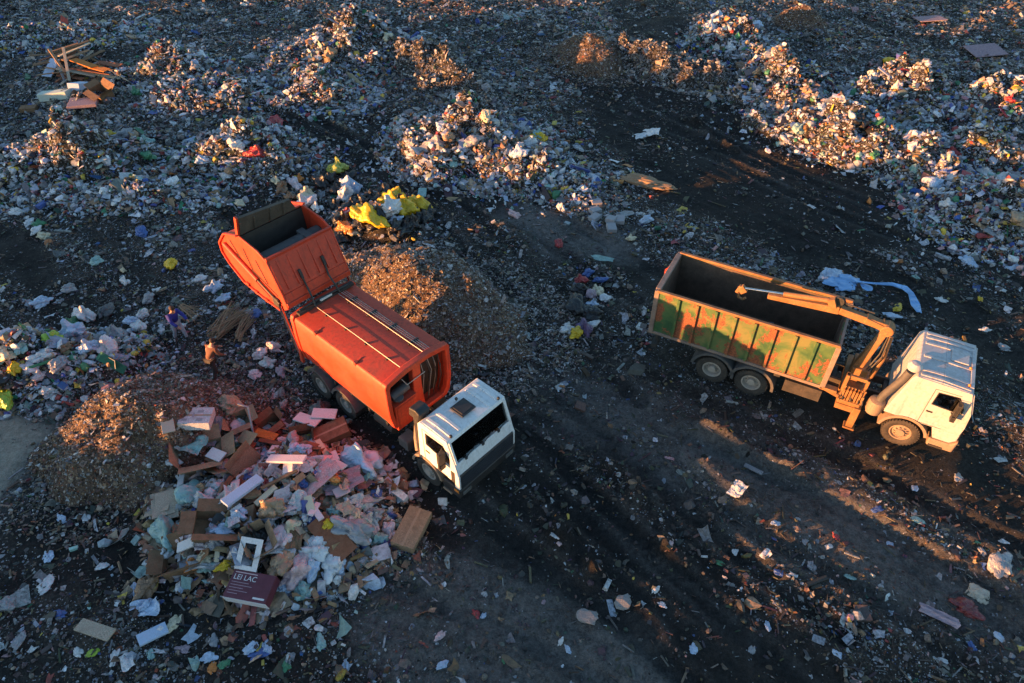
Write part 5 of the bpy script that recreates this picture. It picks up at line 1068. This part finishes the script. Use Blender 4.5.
for px, py, s, c in ((44, 238, .6, 'cream'), (36, 233, .5, 'white'), (126, 283, .5, 'white'), (124, 272, .3, 'cream'), (172, 265, .6, 'yellow'), (97, 262, .6, 'teal'), (43, 304, .6, 'pale blue'), (215, 290, .7, 'pale blue'), (225, 300, .6, 'pale blue'), (200, 281, .5, 'white'), (142, 234, .6, 'blue'), (40, 225, .5, 'green'), (30, 224, .5, 'white'), (18, 214, .6, 'white'), (70, 290, .6, 'grey'), (150, 300, .7, 'grey'), (254, 316, .5, 'blue'), (260, 356, .6, 'pinkish white'), (270, 366, .6, 'white'), (275, 350, .5, 'pink'), (255, 376, .5, 'pinkish white'), (282, 372, .5, 'mauve')): bag(px, py, s, c, G1, group='bags strewn left of the orange truck')
def stalks(p, q, w_, n, label, seed):
    r = random.Random(seed); a = Vector(at(*p)); b = Vector(at(*q)); sd_ = (b - a).cross(Vector((0, 0, 1))).normalized(); m = MB(); c = (a + b) / 2
    for k in range(n):
        o0, o1 = r.uniform(-.25, .25) * w_, r.uniform(-.6, .6) * w_; h = .12 + .3 * r.random()
        s0 = a + sd_ * o0 + Vector((0, 0, h)); s1 = b + sd_ * o1 + Vector((0, 0, h * .7 + .15 * r.random())); s0 = s0 + (s1 - s0) * r.uniform(0, .2); s1 = s1 - (s1 - s0) * r.uniform(0, .3)
        m.tube([s0 - c, (s0 + s1) / 2 + Vector((r.uniform(-.05, .05), r.uniform(-.05, .05), r.uniform(0, .08))) - c, s1 - c], r.uniform(.012, .03), 5, r2=.008)
    o = m.build('stalk_bundle', card('tan')); o.location = c; reg(o, 'tan', 'bundle', 'bundles', G1, 'branches', 'bundles of dry stalks', label)
stalks((213, 342), (247, 312), 1.2, 60, 'sheaf of dry tan stalks under the raised hopper', 4); stalks((238, 346), (252, 318), .6, 22, 'thin sheaf of stalks against the orange truck rear wheels', 6); stalks((183, 312), (205, 322), .7, 16, 'loose twigs on the ground behind the person in blue', 8)

# ---- heaps: the larger bags one by one
ZN = {'h5': 'on the heap below the timber', 'h6': 'on the red cloth heap', 'h8': 'on the small heap beside the timber', 'h9': 'on the tall heap near the top', 'h11': 'on the big middle heap', 'h14': 'on the top white heap', 'h15': 'on the brown sack heap', 'h16': 'on the long sunlit ridge', 'h17': 'on the heap above the hollow', 'h18': 'on the small right edge heap', 'h20': 'on the broad heap beyond the tipper'}
WHITES = ('white',) * 5 + ('pale blue', 'pale blue', 'grey', 'pinkish white', 'cream')
MIXED = ('white', 'white', 'white', 'pale blue', 'pale blue', 'grey', 'grey', 'black', 'cream', 'tan', 'brown', 'blue', 'red', 'green', 'yellow', 'teal', 'pinkish white', 'dark grey')
for key, n, pal, smin, smax in (('h5', 11, MIXED, .5, 1.0), ('h6', 9, MIXED, .45, .9), ('h8', 4, MIXED, .5, .9), ('h9', 8, MIXED, .5, 1.0), ('h11', 16, MIXED, .5, 1.0), ('h14', 7, WHITES, .6, 1.1), ('h15', 9, ('brown', 'tan', 'tan', 'cream', 'white', 'reddish brown', 'pinkish white'), .6, 1.2), ('h16', 9, MIXED, .5, .9), ('h17', 8, MIXED, .5, 1.), ('h18', 4, MIXED, .5, .9), ('h20', 12, WHITES + ('green', 'yellow', 'tan', 'red'), .5, .9)):
    H = HEAPS[key]; k = 0
    while k < n:
        r_, th = math.sqrt(FR.random()) * .8, FR.uniform(0, 6.283); u, v = r_ * math.cos(th) * H['rx'], r_ * math.sin(th) * H['ry']; c, s = math.cos(H['rot']), math.sin(H['rot'])
        x, y = H['x'] + c * u - s * v, H['y'] + s * u + c * v; px, py = project(x, y, height1(x, y))
        if not (6 < px < 1018 and 5 < py < 678): n -= .34; k = k if k < n else n; continue
        k += 1; bag(px, py, FR.uniform(smin, smax), FR.choice(pal), ZN[key], group='bags ' + ZN[key])
sheet(277, 122, 1.3, .7, 'red', ZN['h6'], 'red cloth on top of the heap beside the dark lane', fold=1.5, name='cloth'); sheet(940, 182, 1.6, .6, 'white', ZN['h20'], None, fold=1.4)
sheet(983, 140, 2.0, 1.1, 'pink', 'near the right edge', 'large crumpled pink sheet in the sun near the right edge', fold=1.5); sheet(904, 131, 1.6, .9, 'teal', 'in the dark hollow', 'teal sheet in the dark hollow of the right hand heaps', fold=1.3)
board((916, 22), (942, 20), 1.5, .05, 'tan', 'near the top right', 'flat tan board lying near the top edge, right', 'wood_board', 'board', card('mauve'), .15); board((968, 55), (1000, 52), 1.8, .05, 'mauve', 'near the top right', 'flat mauve board below the tan one, top right', 'wood_board', 'board', card('mauve'), .2)

# ---- middle ground
M0 = 'between the two trucks'
cr = bag_obj('rolled_carpet', 3, 0, card('tan')); put(cr, 650, 185, (2.5, .95, .75), -22, 4, .3, IR); reg(cr, 'tan', 'roll', 'rolls', 'at the dark track', 'carpet', 'rolled carpets', 'long tan roll of carpet lying at the edge of the dark track')
sheet(646, 135, 1.4, .9, 'white', 'on the dark track', 'white crumpled sheet alone on the dark track', fold=1.4)
for k, (px, py) in enumerate(((596, 205), (595, 213), (595, 220), (611, 222), (620, 222), (611, 230))):
    o = carton(px, py, .5, .42, .2, 'grey', 'on open ground left of the tan roll', None, 10 + 17 * k, 8, True); o.name = 'foam_block'; ITEMS[-1] = (o, 'pale grey', 'foam block', 'foam blocks', 'left of the tan roll', None); o['category'] = 'block'; o['group'] = 'grey foam blocks'
    o.data.materials[0] = foam('grey')
    for ch in list(o.children): bpy.data.objects.remove(ch)
for px, py, s, c in ((646, 222, .7, 'pale blue'), (580, 282, .5, 'red'), (588, 275, .5, 'blue'), (600, 281, .5, 'blue'), (597, 292, .6, 'cream'), (591, 297, .6, 'mauve'), (580, 292, .8, 'black'), (577, 311, .9, 'black'), (593, 316, .9, 'black'), (592, 306, .5, 'pale blue'), (567, 331, .6, 'white'), (584, 330, .7, 'purple'), (592, 326, .5, 'white'), (576, 335, .5, 'yellow'), (561, 210, .5, 'white'), (514, 216, .5, 'pink'), (559, 245, .5, 'red'), (575, 304, .7, 'black'), (605, 300, .5, 'white'), (630, 240, .4, 'cream')): bag(px, py, s, c, M0, group='bags between the two trucks')
sheet(602, 260, 1.0, .25, 'teal', M0, 'narrow pale teal strip on the ground between the trucks', yaw=-25, fold=.6)
# blue film beyond the tipper with its long tail
BZ = 'beyond the tipper bed'
a = [Vector(at(*p)) for p in ((838, 281), (859, 285), (875, 287), (891, 287), (903, 291), (909, 297), (914, 307), (918, 315))]; c0 = a[0].copy(); m = MB(); wd = (.4, .18, .10, .14, .38, .2, .34, .2); r = random.Random(2); pr = []
for i, p in enumerate(a):
    d = (a[min(i + 1, 7)] - a[max(0, i - 1)]).normalized(); sdv = d.cross(Vector((0, 0, 1)))
    pr += [p - c0 + sdv * (wd[i] * f) + Vector((0, 0, .12 + .12 * r.random())) for f in (-.5, 0, .5)]
m.add(pr, [(3 * i + j, 3 * i + j + 1, 3 * i + 4 + j, 3 * i + 3 + j) for i in range(7) for j in range(2)])
bt = bag_obj('plastic_sheet', 5, 0, film('bright blue') if 'bright blue' in COLS else crumple('film_bright_blue', (.20, .40, .72), .35, 3.5, 1.0)); put(bt, 846, 284, (1.9, 1.1, .3), 15, 6, .1, IR)
tl = m.build('sheet_tail', MATS['film_bright_blue']); tl.parent = bt; bpy.context.view_layer.update(); tl.matrix_parent_inverse = bt.matrix_world.inverted(); tl.location = c0
sdm = tl.modifiers.new('Solidify', 'SOLIDIFY'); sdm.thickness = .03
reg(bt, 'blue', 'sheet', 'sheets', BZ, 'sheet', 'crumpled sheets', 'bright blue plastic sheet with a long trailing tail beyond the tipper bed')
bag(829, 277, .8, 'pale blue', BZ, 'pale blue bag at the left end of the bright blue sheet')
for px, py, s, c in ((890, 316, .7, 'pale blue'), (897, 308, .5, 'yellow'), (968, 262, .8, 'pale blue'), (952, 240, .5, 'green'), (1000, 290, .6, 'white'), (1012, 268, .6, 'pale blue'), (985, 330, .5, 'white'), (1003, 348, .5, 'grey'), (940, 300, .5, 'white'), (915, 277, .4, 'teal'), (1008, 310, .5, 'pinkish white'), (980, 300, .4, 'yellow')): bag(px, py, s, c, 'on the ground beyond the tipper', group='bags beyond the tipper truck', stretch=(1, .75, .45), lift=.25)

# ---- bottom left and bottom
Q1 = 'on the ground at the bottom left'
plank((80, 626), (113, 637), .35, .06, 'beige', Q1, 'pale beige plank on the ground at the bottom left', .06); board((139, 643), (168, 629), .34, .08, 'pale blue', Q1, 'pale blue board on the ground at the bottom left', lift=.06)
for px, py, s, c in ((176, 623, .55, 'cream'), (48, 556, .5, 'pale blue'), (46, 585, .6, 'white'), (115, 658, .4, 'white'), (209, 658, .45, 'pale blue'), (182, 650, .4, 'mauve'), (250, 650, .5, 'pale blue'), (259, 655, .5, 'blue'), (266, 648, .45, 'pale blue'), (93, 653, .35, 'lime green'), (134, 591, .45, 'pale blue'), (62, 520, .4, 'pale blue'), (86, 517, .4, 'white'), (103, 566, .4, 'white'), (60, 615, .45, 'blue'), (214, 641, .4, 'grey'), (225, 664, .4, 'green'), (212, 668, .4, 'orange'), (290, 628, .4, 'brown'), (285, 665, .45, 'green'), (78, 652, .4, 'white'), (20, 640, .5, 'grey'), (150, 655, .35, 'teal'), (320, 642, .45, 'teal')): bag(px, py, s * .9, c, Q1, group='bags strewn at the bottom left', tied=False, stretch=(1, .75, .42), lift=.2)
sheet(128, 663, .5, .3, 'white', Q1, None); sheet(146, 610, .8, .5, 'pale blue', Q1, None, fold=1.4)
bag(4, 608, .6, 'grey', Q1, 'grey boulder shaped sack at the left edge, near the bottom', False)
Q2 = 'on the mud at the bottom middle'
for px, py, s, c in ((443, 665, .5, 'pale blue'), (476, 614, .45, 'red'), (483, 616, .35, 'pale blue'), (441, 636, .5, 'pink'), (555, 536, .4, 'white'), (559, 543, .35, 'pink'), (544, 602, .3, 'mauve'), (345, 666, .45, 'pale blue'), (671, 545, .35, 'pink'), (560, 642, .35, 'white'), (568, 650, .35, 'pale blue'), (655, 590, .4, 'white'), (403, 640, .4, 'dark grey'), (420, 570, .35, 'grey'), (662, 605, .4, 'pinkish white'), (505, 660, .35, 'green')): bag(px, py, s * .75, c, Q2, group='bags on the mud', tied=False, stretch=(.85, .6, .38), lift=.2)
def block(px, py, l, w, h, colour, label, yaw):
    v, f = ico(2); v = np.sign(v) * np.abs(v) ** .75; n = v * np.array([l, w, h]) * .5 * (1 + RNG.normal(0, .11, (len(v), 1)))
    o = link('concrete_block', np_mesh('concrete_block', n, [f]), paint('broken_concrete', (.24, .24, .245), .9, dirt=.7, dirtcol=(.07, .06, .05), scale=5, bump=.5)); put(o, px, py, 1., yaw, 8, .08, IR); reg(o, colour, 'block', 'blocks', Q2, 'block', 'broken blocks', label)
block(623, 603, .5, .42, .24, 'grey', 'pale broken block on the mud at the bottom middle', 20); block(587, 617, .6, .4, .16, 'grey', 'grey flat slab on the mud below the pale block', -15)
Q3 = 'on the track at the bottom right'
sheet(737, 491, .6, .45, 'white', Q3, 'bright white paper in the sun on the track below the tipper', fold=.8, tilt=20); plank((744, 466), (762, 475), .16, .05, 'grey', Q3, 'thin grey plank on the track below the tipper wheels', .05)
for px, py, s, c, l in ((836, 537, .35, 'red', None), (829, 547, .35, 'white', None), (877, 510, .4, 'blue', None), (918, 521, .5, 'teal', None), (812, 565, .5, 'grey', None), (999, 566, .9, 'grey', 'large grey crumpled bag near the right edge of the track'), (965, 609, .8, 'dark red', 'large dark red bag on the track at the bottom right'), (908, 632, .35, 'white', None), (1000, 637, .4, 'pale blue', None), (972, 648, .35, 'blue', None), (942, 660, .35, 'white', None), (805, 541, .35, 'grey', None), (776, 523, .4, 'pale blue', None), (780, 574, .4, 'blue', None), (735, 551, .35, 'white', None), (720, 563, .35, 'green', None), (850, 577, .35, 'teal', None), (890, 544, .35, 'pale blue', None), (1002, 541, .35, 'white', None), (983, 552, .4, 'grey', None), (958, 478, .5, 'grey', None), (915, 488, .4, 'pale blue', None), (768, 626, .35, 'pale blue', None), (752, 651, .35, 'grey', None), (693, 650, .4, 'pale blue', None), (838, 655, .35, 'pale blue', None)):
    bag(px, py, s * (1 if l else .8), c, Q3, l, False, 'bags strewn at the bottom right', stretch=(1, .75, .6 if l else .42), lift=.25)
sheet(938, 617, 1.0, .3, 'mauve', Q3, 'faded mauve sheet stretched beside the large dark red bag', yaw=-30, fold=.5, tilt=3); bag(977, 595, .6, 'beige', Q3, 'flat beige disc shaped bag above the dark red bag', False, stretch=(1, 1, .35))

# ---- labels: the plain one where nothing else fits it, else the place in the row
ORD = ('', 'second', 'third', 'fourth', 'fifth', 'sixth', 'seventh', 'eighth', 'ninth', 'tenth', 'eleventh', 'twelfth'); NUM = ('', 'one', 'two', 'three', 'four', 'five', 'six', 'seven', 'eight', 'nine', 'ten', 'eleven', 'twelve', 'thirteen', 'fourteen', 'fifteen', 'sixteen')
cells = {}
for it in ITEMS:
    if it[5]: it[0]['label'] = it[5]
    else: cells.setdefault((it[1], it[2], it[3], it[4]), []).append(it[0])
for (c, n1, n2, zn), obs in cells.items():
    obs.sort(key=lambda o: project(*o.location)[0]); n = len(obs)
    for i, o in enumerate(obs):
        if n > 14: o['label'] = f'one of many {c} {n2} heaped together {zn}'; o['group'] = f'{c} {n2} {zn}'
        elif n == 1: o['label'] = f'{c} {n1} {zn}' if len(f'{c} {n1} {zn}'.split()) >= 4 else f'single {c} {n1} {zn}'
        elif i == 0: o['label'] = f'leftmost of {NUM[n]} {c} {n2} {zn}'
        elif i == n - 1: o['label'] = f'rightmost of {NUM[n]} {c} {n2} {zn}'
        elif i <= n // 2: o['label'] = f'{ORD[i]} from left of {NUM[n]} {c} {n2} {zn}'
        else: o['label'] = f'{ORD[n - 1 - i]} from right of {NUM[n]} {c} {n2} {zn}'

# ------------------------------------------------------------------ people
def skin(name, verts, edges, radii, root, mat, parent, sub=2):
    me = bpy.data.meshes.new(name); me.from_pydata(verts, edges, []); o = link(name, me, mat, parent)
    md = o.modifiers.new('Skin', 'SKIN'); md.use_smooth_shade = True
    lay = me.skin_vertices[0].data if me.skin_vertices else None
    if lay is None:
        bm = bmesh.new(); bm.from_mesh(me); bm.verts.layers.skin.verify(); bm.to_mesh(me); bm.free(); lay = me.skin_vertices[0].data
    for i, r in enumerate(radii): lay[i].radius = r if isinstance(r, tuple) else (r, r); lay[i].use_root = (i == root)
    s = o.modifiers.new('Subdivision', 'SUBSURF'); s.levels = s.render_levels = sub; return o
def person(px, py, yaw, pose, jacket, trousers, hair, label):
    x, y, z = at(px, py); p = empty('person', (x, y, z - .02), R(yaw)); tag(p, label, 'person', 'people beside the orange truck')
    J = {k: Vector(v) for k, v in pose.items()}; sk = paint('skin_tone', (.42, .24, .17), .55, dirt=.1)
    order = ['pelvis', 'waist', 'chest', 'neck', 'head', 'crown', 'shoulder_l', 'elbow_l', 'wrist_l', 'shoulder_r', 'elbow_r', 'wrist_r', 'hip_l', 'knee_l', 'ankle_l', 'toe_l', 'hip_r', 'knee_r', 'ankle_r', 'toe_r']
    ix = {k: i for i, k in enumerate(order)}
    ed = [('pelvis', 'waist'), ('waist', 'chest'), ('chest', 'neck'), ('neck', 'head'), ('head', 'crown')]
    for s in 'lr': ed += [('chest', 'shoulder_' + s), ('shoulder_' + s, 'elbow_' + s), ('elbow_' + s, 'wrist_' + s), ('pelvis', 'hip_' + s), ('hip_' + s, 'knee_' + s), ('knee_' + s, 'ankle_' + s), ('ankle_' + s, 'toe_' + s)]
    rad = dict(pelvis=(.12, .15), waist=(.11, .14), chest=(.12, .16), neck=.055, head=.09, crown=.07, shoulder=.06, elbow=.042, wrist=.03, hip=.085, knee=.055, ankle=.04, toe=.035)
    rd = [rad[k.split('_')[0]] for k in order]
    body = skin('body', [tuple(J[k]) for k in order], [(ix[a], ix[b]) for a, b in ed], rd, 0, sk, p)
    fwd = (J['head'] - J['neck']).cross(Vector((0, 1, 0))).normalized() * -1
    f = MB()
    for sgn in (-1, 1):
        f.lathe([(.001, 0), (.012, .004), (.001, .012)], tuple(J['head'] + fwd * .085 + Vector((0, sgn * .033, .02))), 'Z', 8)
    f.build('eyes', paint('eye_dark', (.02, .02, .02), .3, dirt=0), p)
    f = MB(); f.beam(tuple(J['head'] + fwd * .08 + Vector((0, 0, .015))), tuple(J['head'] + fwd * .115 + Vector((0, 0, -.03))), .02, .02, up=(0, 1, 0)); f.build('nose', sk, p, bevel=.004)
    def sub(name, keys, edges, grow, mat, root):
        i2 = {k: i for i, k in enumerate(keys)}; r2 = [tuple(q + grow for q in (rad[k.split('_')[0]] if isinstance(rad[k.split('_')[0]], tuple) else (rad[k.split('_')[0]],) * 2)) for k in keys]
        return skin(name, [tuple(J[k]) for k in keys], [(i2[a], i2[b]) for a, b in edges], r2, i2[root], mat, p)
    jk = sub('jacket', ['pelvis', 'waist', 'chest', 'shoulder_l', 'elbow_l', 'wrist_l', 'shoulder_r', 'elbow_r', 'wrist_r'], [('pelvis', 'waist'), ('waist', 'chest')] + [e for s in 'lr' for e in (('chest', 'shoulder_' + s), ('shoulder_' + s, 'elbow_' + s), ('elbow_' + s, 'wrist_' + s))], .026, jacket, 'pelvis')
    tr = sub('trousers', ['pelvis', 'hip_l', 'knee_l', 'ankle_l', 'hip_r', 'knee_r', 'ankle_r'], [e for s in 'lr' for e in (('pelvis', 'hip_' + s), ('hip_' + s, 'knee_' + s), ('knee_' + s, 'ankle_' + s))], .02, trousers, 'pelvis')
    for s in 'lr':
        i2 = skin('boot', [tuple(J['ankle_' + s] + Vector((0, 0, .08))), tuple(J['ankle_' + s]), tuple(J['toe_' + s])], [(0, 1), (1, 2)], [.06, .06, .05], 1, paint('boot_rubber', (.02, .02, .02), .6, dirt=.6), p)
        w_ = J['wrist_' + s]; d = (w_ - J['elbow_' + s]).normalized(); sd_ = d.cross(Vector((1, .2, .1))).normalized(); u = d.cross(sd_)
        h = MB(); h.beam(tuple(w_), tuple(w_ + d * .09), .04, .03, w2=.08, h2=.03)
        for k in range(4):
            b0 = w_ + d * .085 + sd_ * (.028 - .019 * k); ln = (.062, .075, .07, .055)[k]; h.tube([b0, b0 + d * ln * .5 + u * .006, b0 + d * ln * .9 + u * .026], .0095, 6, r2=.007)
        b0 = w_ + d * .03 + sd_ * .035; h.tube([b0, b0 + d * .03 + sd_ * .025, b0 + d * .06 + sd_ * .03 + u * .01], .011, 6, r2=.008); h.build('hand', sk, p, smooth=50)
    c = J['crown']; v, f_ = ico(3); v = v * np.array([.105, .095, .095]) + np.array(J['head'] * .35 + c * .65) - np.array(fwd) * .02
    link('hair', np_mesh('hair', v, [f_], smooth=True), hair, p); return p
def pose(lean, arm_f, step=.2, bend=.05):
    a = R(lean); c, s = math.cos(a), math.sin(a)
    def t(d, off=(0, 0, 0)): return (s * d + off[0] * c, off[1], .92 + c * d - off[0] * s + off[2])
    P = dict(pelvis=(0, 0, .92), waist=t(.2), chest=t(.42), neck=t(.56), head=t(.68, (.03, 0, 0)), crown=t(.77, (.02, 0, 0)))
    for k, sg in (('l', 1), ('r', -1)):
        sh = t(.47, (0, sg * .19, 0)); P['shoulder_' + k] = sh; af = R(arm_f + (12 if k == 'l' else -8))
        P['elbow_' + k] = (sh[0] + .28 * math.sin(af), sg * .25, sh[2] - .28 * math.cos(af)); e = P['elbow_' + k]; a2 = af + R(35); P['wrist_' + k] = (e[0] + .25 * math.sin(a2), sg * .19, e[2] - .25 * math.cos(a2))
        st = sg * step; P['hip_' + k] = (0, sg * .1, .88); P['knee_' + k] = (st * .5 + bend, sg * .11, .49); P['ankle_' + k] = (st - .02, sg * .12, .08); P['toe_' + k] = (st + .14, sg * .14, .045)
    return P
person(182, 339, -30, pose(14, 30), paint('blue_jacket', (.02, .03, .26), .8, dirt=.2), paint('pale_trousers', (.34, .36, .42), .85, dirt=.3), paint('brown_hair', (.05, .025, .015), .8, dirt=0), 'person in a blue jacket and pale trousers standing left of the raised hopper')
person(217, 378, 60, pose(28, 20, .16), paint('brown_jacket', (.17, .07, .04), .85, dirt=.3), paint('dark_trousers', (.035, .03, .03), .85, dirt=.3), paint('dark_hair', (.03, .02, .015), .8, dirt=0), 'person in a brown jacket bending forward below the raised hopper')

# ------------------------------------------------------------------ light, sky, camera
w = bpy.data.worlds.new('World'); SC.world = w; w.use_nodes = True
sky = w.node_tree.nodes.new('ShaderNodeTexSky'); sky.sky_type = 'NISHITA'; sky.sun_disc = False
sky.sun_elevation = SUN_EL; sky.sun_rotation = SUN_AZ; sky.air_density = 1.0; sky.dust_density = .4; sky.ozone_density = 2.1
bg = w.node_tree.nodes['Background']; w.node_tree.links.new(sky.outputs[0], bg.inputs[0]); bg.inputs[1].default_value = .15
sd = Vector((math.sin(SUN_AZ) * math.cos(SUN_EL), math.cos(SUN_AZ) * math.cos(SUN_EL), math.sin(SUN_EL)))
su = bpy.data.lights.new('sun', 'SUN'); su.energy = 4.4; su.angle = R(.55); su.color = (1., .42, .135)
so = bpy.data.objects.new('sun', su); COL.objects.link(so); so.rotation_euler = sd.to_track_quat('Z', 'Y').to_euler(); so.location = sd * 60
cam = bpy.data.cameras.new('camera'); cam.sensor_width = 36; cam.lens = CF / 1024 * 36; cam.clip_end = 3000; cam.clip_start = .1
co = bpy.data.objects.new('camera', cam); COL.objects.link(co); co.location = (0, 0, CH); co.rotation_euler = (math.pi / 2 - CTH, 0, 0); SC.camera = co
SC.view_settings.view_transform = 'Standard'; SC.view_settings.look = 'None'; SC.view_settings.gamma = 1; SC.view_settings.exposure = 2.2; SC.view_settings.use_curve_mapping = False
SC.cycles.max_bounces = 6; SC.cycles.diffuse_bounces = 3; SC.cycles.transparent_max_bounces = 8; SC.cycles.use_denoising = True
